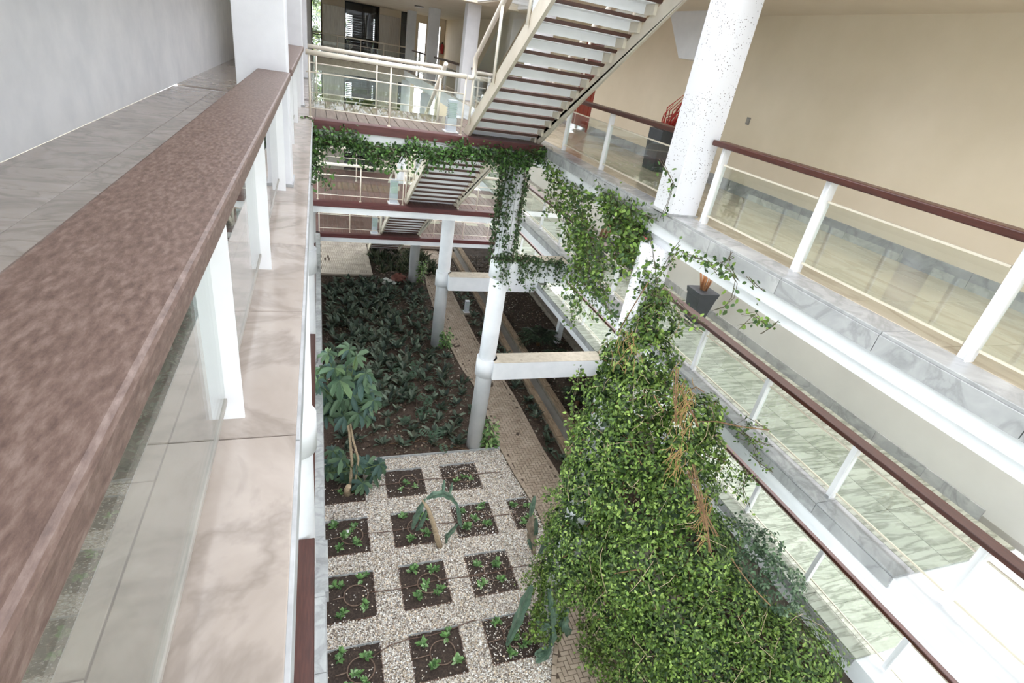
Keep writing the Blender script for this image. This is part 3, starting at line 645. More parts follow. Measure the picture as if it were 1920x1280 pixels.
# channel kerbs of old timber-like blocks, and concrete kerb under the right gallery
for x, lab in ((7.72, 'old stained kerb along the path side of the water channel'), (8.42, 'old stained kerb along the far side of the water channel')):
    t = empty('channel_kerb', (x, 18, 0), lab, 'kerb', 'channel kerbs'); y = 9.0
    MB().box(x - .1, 4, -.2, x + .1, 33, .12).build('kerb_core', 'kerb', t)
    while y < 32:
        inst('kerb_block', piece(.24, .98, .12, 'timber', 'kerb_block', .01), t, (x, y + .5, .2 + random.uniform(-.006, .006)), random.uniform(-.006, .006)); y += 1.0
t = empty('gallery_kerb', (11.05, 18, 0), 'grey concrete kerb under the edge of the lowest right gallery', 'kerb')
MB().box(10.95, 3, -.1, 11.2, 33, .22).build('kerb_core', 'kerb', t)
MB().box(11.2, 3, 0, 11.48, 33, .5).build('red_planter_edge', 'red_wood', t)
for y in (13.6, 19.9, 26.7): MB().box(10.3, y - .12, -.05, 10.55, y + .12, L1 - .16).build('gallery_prop', 'white', label='short square white prop under the lowest right gallery, %s' % {13.6: 'behind the leafy mass', 19.9: 'beside the palms', 26.7: 'far along the bed'}[y], cat='post')

# drip rings, hoses
for (x0, x1, y0, y1, r, c) in SQ:
    if r == 4: continue
    cx, cy = (min(x0 + .68 if c == 0 else (x0 + x1) / 2 + .1, x1 - .28)), (y0 + y1) / 2
    t = empty('drip_ring', (cx, cy, .02), 'round drip hose ring in the %s square of the %s gravel row' % (cn[c], rn[r]), 'drip hose', 'drip rings')
    b = MB().ring(cx, cy, .02, .27, .014)
    b.tube([(cx - .27, cy, .02), (x0 - .02 if c else cx - .5, cy - .02, .02)], .011).build('ring_hose', 'hose', t)
for r, (y0, y1) in enumerate(rows[:4]):
    cy = (y0 + y1) / 2; pts = []
    if r < 3: pts = [(x, cy + .03 * math.sin(x * 3), .03) for x in np.linspace(.95, 5.2, 24)]
    else: pts = [Zp(*q, .03) for q in ((700, 1230), (730, 1210), (765, 1198), (810, 1190), (850, 1178), (885, 1163), (915, 1160), (940, 1175), (950, 1200))]
    MB().tube(pts, .011, 6).build('supply_hose', 'hose_dark', label='brown supply hose running across the gravel through the %s row of squares' % rn[r], cat='hose')
MB().tube([Zp(*q, .05) for q in ((720, 836), (745, 826), (770, 832), (790, 822), (785, 805), (783, 780), (780, 745), (798, 722), (805, 700))], .012, 6).build('bed_hose', 'hose_dark', label='thin brown hose lying loose in the dark bed near the gravel', cat='hose')
MB().tube([Zp(*q, .05) for q in ((725, 560), (712, 590), (716, 612), (735, 625), (770, 632))], .012, 6).build('bed_hose', 'hose', label='thin pale hose curving through the dark bed near the paving', cat='hose')
MB().tube([Zp(*q, .06) for q in ((730, 832), (790, 826), (850, 838), (880, 843))], .008, 6).build('fallen_stem', 'stem', label='long dry fallen stem on the soil beside the round column base', cat='stem')

# ------------------------------------------------------------------ plants
GREENS_BED = [(58, 76, 64), (78, 96, 80), (104, 120, 102), (46, 60, 52), (128, 142, 124), (86, 88, 72)]
def rosette(name, n, L, wd, cols, up=(.25, 1.0), mat='leaf', seed=0, tmpl=LEAF, mid=0.0):
    st = np.random.default_rng(seed); a = st.uniform(0, 2 * PI, n); e = st.uniform(*up, n)
    X = np.column_stack([np.cos(a) * np.cos(e), np.sin(a) * np.cos(e), np.sin(e)]); P0 = X * (.1 * L) + np.column_stack([st.normal(0, .12 * L, (n, 2)), np.full(n, mid)])
    Zn = np.column_stack([-np.cos(a) * np.sin(e), -np.sin(a) * np.sin(e), np.cos(e)])
    o = cloud(name, tmpl, P0, X, Zn, st.uniform(.7, 1.1, n) * L, tints(n, cols), mat, None, wd)
    me = o.data; bpy.data.objects.remove(o); return me
def plant_at(name, me, x, y, z, s, label, group, cat='plant'):
    o = inst(name, me, None, (x, y, z), random.uniform(0, 6.28), (s, s, s * random.uniform(.9, 1.2))); return tag(o, label, cat, group)
ros = [rosette('broadleaf_plant', 14, .42, .62, GREENS_BED, (.15, 1.1), 'leaf', k) for k in range(6)]
placed = []
def scatter(fn, n, dmin):
    out = []; tries = 0
    while len(out) < n and tries < 20000:
        tries += 1; p = fn()
        if p is None: continue
        if all((p[0] - q[0]) ** 2 + (p[1] - q[1]) ** 2 > dmin * dmin for q in placed): out.append(p); placed.append(p)
    return out
def f1():                                              # dense leaves, left-centre of the bed
    x, y = random.uniform(.32, 3.4), random.uniform(15.5, 26.7); return (x, y) if random.random() < (1.0 if x < 3 else .4) else None
def f2():
    x, y = random.uniform(.4, 5.6), random.uniform(13.2, 26.8); return (x, y) if x < LX(y) - .4 and random.random() < .6 else None
def zone(x, y, a, b, names=('next to the terrace', 'midway along the bed', 'towards the gravel')):
    return names[0] if y > b else (names[1] if y > a else names[2])
def side_of(x, y): return 'by the left wall' if x < 1.4 else ('near the brick path' if x > LX(y) - 1.3 else 'mid-bed')
placed += [(4.67, 13.1), (4.67, 19.8), (4.67, 26.7)]
for x, y in scatter(f1, 165, .27): plant_at('broadleaf_plant', random.choice(ros), x, y, .02, random.uniform(.75, 1.15), 'crowded dark broad-leaved ground plant %s, %s' % (side_of(x, y), zone(x, y, 19, 23)), 'broad-leaved ground plants in the bed')
for x, y in scatter(f2, 80, .42): plant_at('broadleaf_plant', random.choice(ros), x, y, .02, random.uniform(.6, 1.0), 'loose dark broad-leaved plant on mulch %s, %s' % (side_of(x, y), zone(x, y, 17, 22)), 'loose broad-leaved plants on the mulch')
def f3():
    x, y = random.uniform(2.8, 6.0), random.uniform(27.5, 31); return (x, y)
gr = [rosette('strappy_plant', 22, .6, .22, [(44, 58, 44), (70, 84, 62), (96, 100, 76)], (.5, 1.4), 'leaf', 40 + k) for k in range(3)]
for x, y in scatter(f3, 30, .4): plant_at('strappy_plant', random.choice(gr), x, y, .02, random.uniform(.7, 1.1), 'dark strappy plant in the bed below the lowest bridge, %s' % ('stair side' if x < 4.4 else 'path side'), 'strappy plants below the bridge')
def f4():
    y = random.uniform(7.5, 28); x = random.uniform(RX(y) + .15, 7.5); return (x, y) if x > RX(y) + .15 else None
for x, y in scatter(f4, 42, .45): plant_at('broadleaf_plant', random.choice(ros), x, y, .0, random.uniform(.5, .85), 'dark leafy plant between brick path and channel, %s' % zone(x, y, 13.4, 19.8, ('beyond the middle cross beam', 'between the two cross beams', 'nearer than the vine-wrapped column')), 'plants between path and channel')
# monstera: cut leaves on stalks
def monstera_leaf():
    b = MB(); pts = []
    out = [(0, 0)]
    for i in range(7):
        t = i / 6; w_ = .5 * math.sin(PI * (.12 + .8 * t)) ** .7
        out += [(t * .95 - .05, w_), (t * .95 + .05, w_ * .98), (t * .95 + .07, w_ * .45)] if 0 < i < 6 else [(t * .95, w_ * .8)]
    out.append((1.08, 0)); mir = [(x, -y) for x, y in out[1:-1]][::-1]
    ring = out + mir; b.v = [(x, y, -.25 * y * y - .12 * x * x) for x, y in ring] + [(x * 1.0, 0, -.12 * x * x + .0) for x in (.1, .3, .5, .7, .9)]
    k = len(out); c0 = len(ring)
    for i in range(len(ring)):
        j = (i + 1) % len(ring); mx_ = (ring[i][0] + ring[j][0]) / 2; ci = c0 + min(4, max(0, int((mx_ - .0) / .2))); b.f.append((i, j, ci))
    for i in range(4): b.f.append((c0 + i, c0 + i + 1, c0 + i + 1)) if False else None
    me = b.mesh('leaf', 'leaf'); ca = me.color_attributes.new('tint', 'FLOAT_COLOR', 'POINT')
    ca.data.foreach_set('color', np.tile(np.array([*lin((78, 104, 82)), 1], np.float32), len(b.v))); return me
mleaf = monstera_leaf()
mpx = [(772, 680), (760, 700), (775, 720), (783, 742), (806, 722), (790, 768), (804, 770), (825, 800), (764, 782), (808, 812), (788, 805), (822, 806), (770, 700), (828, 832), (745, 690), (800, 750)]
for k, q in enumerate(mpx):
    p = Zp(*q, .25); t = empty('monstera', (p[0], p[1] + .15, 0), 'split-leaved monstera plant %s' % ('nearest the round column' if k in (7, 11, 13) else 'in the sparse right part of the dark bed'), 'plant', 'monstera plants')
    for j in range(1 if k % 3 else 2):
        a = random.uniform(-2.6, -.6); zz = .25 + .1 * j; s_ = random.uniform(.26, .36)
        MB().tube([(p[0], p[1] + .15, 0), (p[0] + .03 * j, p[1] + .05, zz * .7), (p[0] + .1 * j, p[1], zz)], .008, 5).build('stalk', 'stem_green', t)
        inst('leaf', mleaf, t, (p[0] + .1 * j, p[1], zz), rot=(random.uniform(-.3, .3), random.uniform(-.1, .5), a), scale=(s_, s_, s_))
# seedlings
sd = [rosette('seedling', 12, .115, .8, [(96, 136, 78), (124, 164, 100), (166, 194, 146), (70, 104, 62)], (.1, 1.2), 'leaf', 60 + k, LEAF, .03) for k in range(5)]
spots = []
for (x0, x1, y0, y1, r, c) in SQ:
    if r == 4: continue
    if c == 0 and r == 0: pts = [(.45, .35), (.75, .3)]
    elif r == 0: pts = [(.3, .25), (.75, .3), (.55, .5)]
    else: pts = [(.25, .82), (.75, .8), (.3, .2), (.78, .25), (.52, .5)][:5 if (r + c) % 2 else 4]
    for (u, v) in pts:
        where = ('centre' if .4 < u < .6 and .4 < v < .6 else ('far ' if v > .4 else 'near ') + ('left' if u < .5 else 'right') + ' corner')
        u += random.uniform(-.06, .06); v += random.uniform(-.06, .06); x, y = x0 + .05 + u * (x1 - x0 - .1), y0 + .05 + v * (y1 - y0 - .1)
        for q in range(2 if r >= 1 else 1):
            plant_at('seedling', random.choice(sd), x + q * random.uniform(-.12, .12), y + q * random.uniform(-.12, .12), -.01, random.uniform(.9, 1.3), 'green seedling, %s, %s soil square of the %s gravel row' % (where, cn[c], rn[r]), 'seedlings in the soil squares', 'seedling')
# pothos climbing the column feet
for (q, X, Yv, hgt, lab) in (((915, 805), 5.15, 13.0, 1.0, 'variegated bushy plant at the foot of the round column by the gravel'), ((828, 630), 5.0, 19.6, .8, 'leafy plant hugging the foot of the column at the bed edge'), ((790, 515), 5.05, 26.5, 1.3, 'leafy plant climbing beside the column under the lowest bridge')):
    t = empty('bushy_plant', (X, Yv, 0), lab, 'plant'); n_ = 170
    th = rng.uniform(0, 2 * PI, n_); zz = rng.uniform(.05, hgt, n_); rr = rng.uniform(.08, .26, n_)
    P = np.column_stack([X + rr * np.cos(th), Yv + rr * np.sin(th), zz]); X_ = np.column_stack([np.cos(th), np.sin(th), rng.normal(-.3, .3, n_)])
    cloud('foliage', LEAF, P, X_, rand_dirs(n_) * .5 + np.array([0, -.3, 1]), rng.uniform(.09, .16, n_), tints(n_, [(84, 122, 66), (112, 148, 84), (160, 184, 120), (70, 100, 58)]), 'leaf', t, .95, kind='stuff')
    for k in range(5): MB().tube([(X + random.uniform(-.1, .1), Yv, 0), (X + random.uniform(-.15, .15), Yv, hgt * .5), (X + random.uniform(-.2, .2), Yv, hgt * .9)], .008, 5).build('stem', 'stem_green', t)
# palms
def palm(x, y, z, R, nf, label, cols=((52, 70, 54), (74, 92, 70), (96, 112, 88))):
    t = empty('palm', (x, y, z), label, 'palm'); MB().cyl(x, y, z - .02, z + .35, .1, 10, .07).build('trunk', 'stem', t)
    for k in range(nf):
        a = 2 * PI * k / nf + random.uniform(-.15, .15); el = random.uniform(.35, 1.1); m = 22; L = R * random.uniform(.85, 1.1)
        s_ = np.linspace(.12, 1, m); hx = L * s_ * math.cos(el) ** .6; hz = z + .35 + L * (s_ * math.sin(el) - .75 * s_ ** 2 * .8)
        sp = np.column_stack([x + hx * math.cos(a), y + hx * math.sin(a), np.maximum(hz, z + .05)])
        P = np.repeat(sp, 2, 0); sd_ = np.tile([1, -1], m)
        d = np.array([math.cos(a), math.sin(a), -.1]); sdv = np.array([-math.sin(a), math.cos(a), 0])
        X_ = sdv[None] * sd_[:, None] + d[None] * .8 + rng.normal(0, .06, (2 * m, 3)) + np.array([0, 0, -.15])
        o = cloud('frond', LEAF4, P, X_, np.tile([0, 0, 1.0], (2 * m, 1)), L * .3 * np.repeat(np.sin(PI * (.12 + .8 * s_)), 2), tints(2 * m, cols, .08), 'leaf', t, .16)
palm(9.35, 19.6, 0, 1.15, 18, 'large feathery palm in the channel bed seen between the beams')
palm(9.5, 17.9, 0, .95, 14, 'second feathery palm just nearer than the large one')
palm(9.3, 15.0, 0, .95, 14, 'dark palm below the lowest beam beside the leafy mass')
palm(9.5, 12.6, 0, .9, 13, 'dark palm half hidden behind the leafy mass')
palm(8.0, 5.2, 0, 1.0, 13, 'palm under the leafy mass at the lower right', ((60, 110, 100), (90, 140, 120), (70, 100, 84)))
# umbrella tree (schefflera) on the left
def umb_leaf():
    V, Fc = LEAF; b = MB(); b.v = [tuple(v * np.array((1, .5, 2.6))) for v in V]; b.f = [tuple(f) for f in Fc]; b.sm = list(range(len(Fc)))
    ms = []
    for col in ((92, 118, 92), (116, 142, 112), (92, 118, 110), (138, 164, 122)):
        me = b.mesh('leaf', 'leaf'); ca = me.color_attributes.new('tint', 'FLOAT_COLOR', 'POINT'); ca.data.foreach_set('color', np.tile(np.array([*lin(col), 1], np.float32), len(b.v))); ms.append(me)
    return ms
ul = umb_leaf()
tree = empty('umbrella_tree', (.70, 11.55, 0), 'umbrella tree with large whorled leaves standing by the left wall', 'tree')
top = Yp(643, 760, 11.75); mid = Yp(655, 810, 11.65)
MB().tube([(.68, 11.6, 0), tuple(Yp(660, 870, 11.65)), tuple(mid), tuple(Yp(652, 795, 11.7)), tuple(Yp(648, 740, 11.8))], [.05, .04, .035, .032, .025], 9).build('trunk', 'stem_grey', tree)
MB().tube([(.8, 11.6, 0), tuple(Yp(672, 860, 11.6)), tuple(Yp(662, 825, 11.62)), tuple(Yp(657, 795, 11.7)), tuple(Yp(652, 750, 11.8))], [.035, .03, .03, .026, .02], 8).build('trunk', 'stem_grey', tree)
MB().tube([(.62, 11.5, 0), (.6, 11.45, .25), (.64, 11.4, .4)], [.1, .08, .07], 9).build('stump', 'stem_grey', tree)
whorls = [(628, 690, 20), (655, 655, 18), (678, 715, 22), (608, 735, 20), (640, 745, 24), (700, 750, 18), (627, 765, 20), (655, 768, 20), (595, 712, 14), (690, 780, 15), (640, 860, 18), (690, 868, 18), (615, 885, 14), (615, 662, 17), (668, 668, 20), (600, 690, 16), (637, 713, 26), (600, 725, 18), (686, 700, 18), (660, 740, 26), (690, 735, 20), (622, 750, 22), (612, 780, 18), (645, 780, 20), (672, 775, 20), (600, 760, 14), (693, 760, 16), (650, 690, 18),
          (625, 845, 18), (622, 870, 17), (655, 895, 24), (670, 865, 18), (712, 870, 19), (700, 890, 16), (680, 905, 18), (640, 880, 16), (655, 870, 14)]
for k, (px, py, rp) in enumerate(whorls):
    Yv = 11.7 + random.uniform(-.35, .3) + (.2 if py < 700 else 0); c = Vector(Yp(px, py, Yv)); dep = (np.array(c) - EYE) @ RM[2]; L = rp * dep / F * 1.65; base = Vector(top) if py < 800 else Vector(Yp(665, 880, 11.6))
    MB().tube([tuple(base), tuple((base + c) / 2 + Vector((0, 0, -.05))), tuple(c)], .012, 5).build('branch', 'stem_green', tree)
    nl = random.randint(8, 10); a0 = random.uniform(0, 6)
    ax = Vector((random.uniform(-.3, .3), -.55 + random.uniform(-.2, .2), 1)).normalized()
    for j in range(nl):
        a = a0 + 2 * PI * j / nl; dr = random.uniform(.35, .85)
        o = inst('leaf', random.choice(ul[:3] if py > 720 else ul), tree, c, scale=(L * random.uniform(.85, 1.1),) * 3)
        q = ax.to_track_quat('Z', 'X').to_matrix(); d = q @ Vector((math.cos(a) * math.cos(dr), math.sin(a) * math.cos(dr), -math.sin(dr))); nn = (q @ Vector((math.cos(a) * math.sin(dr), math.sin(a) * math.sin(dr), math.cos(dr))))
        yv = nn.cross(d); o.rotation_euler = Matrix((d, yv, nn)).transposed().to_euler()
# cacti
def cactus(segs, label, brown=None, base=None):
    t = empty('cactus', base or segs[0][0][0], label, 'cactus')
    for k, (pts, r) in enumerate(segs):
        P = [Vector(p) for p in pts]; Q = []                # ribbed, undulating flattened joint
        for a, b_ in zip(P[:-1], P[1:]):
            for s_ in range(4): Q.append(a.lerp(b_, s_ / 4))
        Q.append(P[-1]); m = len(Q); mb = MB(); prev = None
        for i, p in enumerate(Q):
            d = (Q[min(i + 1, m - 1)] - Q[max(i - 1, 0)]).normalized(); u = (d.orthogonal() if prev is None else prev - d * prev.dot(d)).normalized(); prev = u; v = d.cross(u)
            taper = min(1, .35 + 2.5 * min(i, m - 1 - i) / m); und = 1 + .16 * math.sin(i * 1.9)
            for q in range(8):
                a = 2 * PI * q / 8; rr = r * taper * und * (1.15 if q % 2 == 0 else .55); mb.v.append(tuple(p + (u * math.cos(a) + v * math.sin(a)) * rr))
        for i in range(m - 1):
            for q in range(8): a = i * 8 + q; b2 = i * 8 + (q + 1) % 8; mb.f.append((a, b2, b2 + 8, a + 8))
        mb.f += [tuple(range(7, -1, -1)), tuple((m - 1) * 8 + q for q in range(8))]
        mb.build('joint', 'cactus_brown' if brown and k in brown else 'cactus', t)
    return t
Yc = 9.3
cp = lambda *q: [tuple(Yp(x, y, Yc + dy)) for x, y, dy in q]
t = cactus([(cp((800, 935, 0), (812, 928, 0), (830, 925, 0), (846, 932, .05), (855, 945, .05)), .07), (cp((855, 940, .05), (860, 960, 0), (862, 978, 0), (866, 988, 0)), .06),
            (cp((858, 982, 0), (848, 995, 0), (838, 1005, 0), (836, 1018, 0)), .05), (cp((797, 935, 0), (787, 955, 0), (778, 975, 0), (773, 992, 0)), .065), (cp((800, 955, 0), (795, 970, 0), (788, 985, 0), (780, 995, 0)), .05),
            (cp((830, 925, 0), (832, 912, .1), (833, 900, .15)), .04), (cp((842, 930, 0), (846, 915, .1), (848, 905, .1)), .035)],
           'arching grey green cactus on a bent bare stem over the gravel', base=(2.78, 9.3, 0))
MB().tube(cp((825, 1025, 0), (820, 1010, 0), (812, 980, 0), (803, 955, 0), (793, 938, 0)), [.075, .07, .06, .05, .035], 10).build('stem', 'stem_grey', t)
g = lambda *q: [tuple(Zp(x, y, z)) for x, y, z in q]
cactus([(g((998, 965, 1.0), (995, 985, .8), (997, 1008, .5), (1002, 1040, .1)), .1), (g((1003, 930, 1.6), (998, 950, 1.3), (994, 968, 1.0)), .06), (g((1006, 972, 1.1), (1004, 995, .7), (1000, 1015, .4)), .06), (g((990, 1012, .5), (996, 1020, .35), (1000, 1030, .2)), .08), (g((1028, 1000, .9), (1022, 1020, .5), (1010, 1042, .1)), .07)],
       'thick branching cactus beside the path edge at the last gravel square', brown=(0,), base=tuple(Zp(1002, 1040, 0)))
cactus([(g((997, 1098, 1.9), (986, 1125, 1.3), (970, 1165, .7), (950, 1210, .05)), .09)], 'tall leaning green cactus column in the fourth row of the gravel', base=tuple(Zp(950, 1210, 0)))
cactus([(g((1031, 1105, 1.9), (1034, 1130, 1.5), (1037, 1150, 1.2), (1036, 1175, .8)), .09), (g((1036, 1172, .8), (1038, 1190, .5), (1032, 1212, .15)), .07), (g((1005, 1165, .9), (1018, 1175, .8), (1034, 1172, .8)), .07),
        (g((1032, 1212, .2), (1022, 1225, .12), (1005, 1240, .1)), .1), (g((1064, 1140, 1.2), (1058, 1160, .9), (1056, 1175, .7), (1066, 1180, .5), (1062, 1192, .25)), .09), (g((1034, 1212, .15), (1015, 1222, .2), (1003, 1226, .3)), .07)],
       'sprawling snaky cactus beside the brick path at the lower edge', base=tuple(Zp(1032, 1212, 0)))
# rocks by the terrace
def rock(p, r, mat, label, name='rock', group=None):
    st = np.random.default_rng(int(p[0] * 100)); b = MB(); n1, n2 = 7, 9
    for i in range(n1 + 1):
        for j in range(n2):
            th = PI * i / n1; ph = 2 * PI * j / n2; q = r * (1 + st.normal(0, .12)); b.v.append((p[0] + q * math.sin(th) * math.cos(ph), p[1] + q * .8 * math.sin(th) * math.sin(ph), p[2] + q * .6 * math.cos(th)))
    for i in range(n1):
        for j in range(n2): a = i * n2 + j; c_ = i * n2 + (j + 1) % n2; b.f.append((a, c_, c_ + n2, a + n2))
    return b.build(name, mat, None, label, 'rock', group)
rock(Zp(747, 521, .25), .42, 'rock_red', 'large reddish brown rock lying in the bed before the terrace')
for q in ((724, 524), (731, 527), (738, 530), (722, 530)): rock(Zp(*q, .12), .15, 'rock_white', 'small white rock beside the large reddish rock', group='white rocks by the reddish rock')

# bollard lamps
def bollard(x, y, z, h, label, s=.2, base=False):
    t = empty('bollard_lamp', (x, y, z), label, 'lamp', 'bollard lamps')
    MB().box(x - s / 2, y - s / 2, z + .02, x + s / 2, y + s / 2, z + h * .45).build('body', 'bollard', t, bevel=.006)
    df = MB().box(x - s / 2 + .02, y - s / 2 + .02, z + h * .45, x + s / 2 - .02, y + s / 2 - .02, z + h * .92).build('diffuser', 'frost', t)
    for k in range(8): MB().box(x - s / 2, y - s / 2, z + h * (.48 + k * .055), x + s / 2, y + s / 2, z + h * (.48 + k * .055) + .008).build('louvre', 'bollard', df)
    MB().box(x - s / 2, y - s / 2, z + h * .92, x + s / 2, y + s / 2, z + h).build('cap', 'bollard', t)
    MB().box(x - s * .75, y - s * .75, z, x + s * .75, y + s * .75, z + .02).build('base_plate', 'metal_white', t)
bollard(2.62, 11.78, L3 + .002, .62, 'pale louvred bollard lamp beside the stair on the upper bridge')
p = Zp(738, 382, L2); bollard(p[0], p[1] + .1, L2 + .002, .75, 'pale louvred bollard lamp beside the stair on the middle bridge', .24)
p = Zp(702, 437, L1); bollard(p[0], p[1], L1 + .002, .75, 'pale louvred bollard lamp beside the stair on the lowest bridge', .24)
p = Zp(874, 585, .03); bollard(p[0], p[1], .05, .6, 'small bollard lamp on a stone pad beside the brick path', .2)
MB().box(p[0] - .3, p[1] - .3, -.02, p[0] + .35, p[1] + .25, .05).build('lamp_pad', 'kerb', None, 'square stone pad under the small path bollard lamp', 'pad')

# pots on the galleries, chair, extinguisher, switch, door
t = empty('planter', (6.55, 9.85, L3), 'tall anthracite square planter on the upper right gallery', 'planter', 'gallery planters')
MB().prism([(-.25, -.25), (.25, -.25), (.25, .25), (-.25, .25)], 2, 0, 0).v
b = MB(); cx, cy = 6.55, 9.85
b.hexa([(cx + u * .22, cy + v * .22, L3 + .002) for v in (-1, 1) for u in (-1, 1)] + [(cx + u * .25, cy + v * .25, L3 + .78) for v in (-1, 1) for u in (-1, 1)]).build('pot_body', 'black_pot', t, bevel=.01)
MB().box(cx - .2, cy - .2, L3 + .74, cx + .2, cy + .2, L3 + .79).build('pot_filling', 'soil', t)
t = empty('twig_bundle', (cx, cy, L3 + .79), 'bright red dry twigs standing in the tall planter by the speckled pillar', 'twigs')
for k in range(26):
    a, e = random.uniform(-.9, 1.6), random.uniform(.3, .9); l = random.uniform(.35, .8); p0 = (cx + random.uniform(-.12, .12), cy + random.uniform(-.12, .12), L3 + .79)
    p1 = (p0[0] + l * .5 * math.cos(a) * .5, p0[1] + l * .5 * math.sin(a) * .4, p0[2] + l * .5); p2 = (p0[0] + l * math.cos(a) * e * .9, p0[1] - l * .3 * math.sin(a), p0[2] + l * (1.1 - .4 * e))
    MB().tube([p0, p1, p2], [.014, .012, .005], 5).build('twig', 'red_twig', t)
MB().tube([(cx, cy, L3 + .8), (cx + .25, cy - .1, L3 + 1.15), (cx + .4, cy - .1, L3 + 1.45), (cx + .33, cy - .1, L3 + 1.75)], [.014, .013, .01, .006], 6).build('twig', 'red_twig', t)
def flared_pot(cx, cy, z, h, r, label, mat='black_pot'):
    t = empty('planter', (cx, cy, z), label, 'planter', 'gallery planters')
    MB().hexa([(cx + u * r * .6, cy + v * r * .6, z + .002) for v in (-1, 1) for u in (-1, 1)] + [(cx + u * r, cy + v * r, z + h - .12) for v in (-1, 1) for u in (-1, 1)]).build('pot_body', mat, t, bevel=.01)
    MB().hexa([(cx + u * r * 1.04, cy + v * r * 1.04, z + h - .13) for v in (-1, 1) for u in (-1, 1)] + [(cx + u * r * 1.12, cy + v * r * 1.12, z + h) for v in (-1, 1) for u in (-1, 1)]).build('rim', mat, t, bevel=.01)
    return t
flared_pot(8.2, 9.2, L2, .82, .24, 'flared anthracite planter by the wall on the middle right gallery')
t = empty('twig_bundle', (8.2, 9.2, L2 + .82), 'dried brown sticks in the flared planter on the middle gallery', 'twigs')
for k in range(22):
    a, e = random.uniform(0, 6.28), random.uniform(.05, .35); l = random.uniform(.4, .6); p0 = (8.2 + .06 * math.cos(a), 9.2 + .06 * math.sin(a), L2 + .8)
    MB().tube([p0, (p0[0] + l * e * math.cos(a), p0[1] + l * e * math.sin(a), p0[2] + l)], [.016, .006], 5).build('stick', 'dry_twig', t)
flared_pot(7.7, 13.35, L2, .6, .26, 'black planter with thick bare stems near the red armchair')
t = empty('bare_stems', (7.7, 13.35, L2 + .6), 'thick pale bare stems rising from the black planter near the red armchair', 'stems')
for k in range(5): MB().tube([(7.7 + .05 * k - .1, 13.35, L2 + .55), (7.75 + .08 * k - .1, 13.3, L2 + .95), (7.8 + .12 * k, 13.25, L2 + 1.25)], [.035, .03, .015], 7).build('stem', 'stem_grey' if k % 2 else 'stem', t)
t = empty('armchair', (8.0, 12.2, L2), 'red upholstered armchair on the middle right gallery, half hidden by vines', 'chair')
MB().box(7.7, 11.9, L2 + .3, 8.35, 12.5, L2 + .45).build('seat', 'red_fabric', t, bevel=.03)
MB().box(8.25, 11.9, L2 + .45, 8.4, 12.5, L2 + 1.05).build('backrest', 'red_fabric', t, bevel=.03)
for y in (11.86, 12.5): MB().box(7.7, y - .04, L2 + .45, 8.35, y + .04, L2 + .66).build('armrest', 'red_fabric', t, bevel=.02)
for x in (7.74, 8.3):
    for y in (11.94, 12.46): MB().box(x - .02, y - .02, L2 + .002, x + .02, y + .02, L2 + .3).build('leg', 'black', t)
d = MB().box(7.28, 14.93, L3, 7.33, 15.87, 12.05).build('door_3', 'red_door', None, kind='structure')
for z0, z1 in ((L3 + .15, L3 + 1.0), (L3 + 1.1, L3 + 2.1)): MB().box(7.27, 15.08, z0, 7.285, 15.72, z1).build('door_panel', 'red_door', d)
MB().tube([(7.26, 15.0, L3 + 1.02), (7.22, 15.0, L3 + 1.02), (7.22, 15.12, L3 + 1.02)], .012, 6).build('door_handle', 'grey_metal', d)
MB().box(7.235, 14.83, L3, 7.26, 14.93, 12.12).box(7.235, 15.87, L3, 7.26, 15.97, 12.12).box(7.235, 14.93, 12.05, 7.26, 15.87, 12.12).build('door_frame', 'red_door', d)
p = Xp(1403, 227, 7.25); t = empty('light_switch', tuple(p), 'grey light switch plate on the cream wall of the upper right gallery', 'switch')
MB().box(p[0] - .012, p[1] - .045, p[2] - .06, p[0], p[1] + .045, p[2] + .06).build('plate', 'plate', t); MB().box(p[0] - .018, p[1] - .03, p[2] - .035, p[0] - .012, p[1] + .03, p[2] + .035).build('rocker', 'grey_metal', t)
t = empty('fire_extinguisher', (7.12, YE - .1, 10.9), 'red fire extinguisher hung on the wall at the far end of the upper floor', 'extinguisher')
MB().tube([(7.12, YE - .1, 10.85), (7.12, YE - .1, 11.3), (7.12, YE - .1, 11.38)], [.1, .1, .05], 14).build('tank', 'red_paint', t)
MB().tube([(7.12, YE - .1, 11.38), (7.12, YE - .1, 11.46)], .025, 8).build('valve', 'black', t)
MB().tube([(7.12, YE - .1, 11.44), (7.0, YE - .12, 11.36), (7.0, YE - .12, 11.0)], .014, 6).build('hose', 'black', t)
MB().tube([(7.12, YE - .1, 10.83), (7.12, YE - .1, 10.87)], .103, 14).build('foot_ring', 'black', t)
p = Zp(786, 12, 12.64); MB().cyl(p[0], p[1], 12.6, 12.655, .2, 16).build('ceiling_lamp', 'grey_metal', None, 'small round fitting on the far ceiling', 'lamp')
p = Yp(838, 48, YE); MB().box(p[0] - .04, YE - .02, p[2] - .3, p[0] + .04, YE, p[2] + .1).build('wall_notice', 'plate', None, 'narrow grey notice on the wall above the extinguisher', 'sign')
p = Yp(824, 26, YE); MB().box(p[0] - .15, YE - .04, p[2] - .05, p[0] + .15, YE, p[2] + .05).build('vent_grille', 'grey_metal', None, 'small dark grille above the bright far doorway', 'grille')

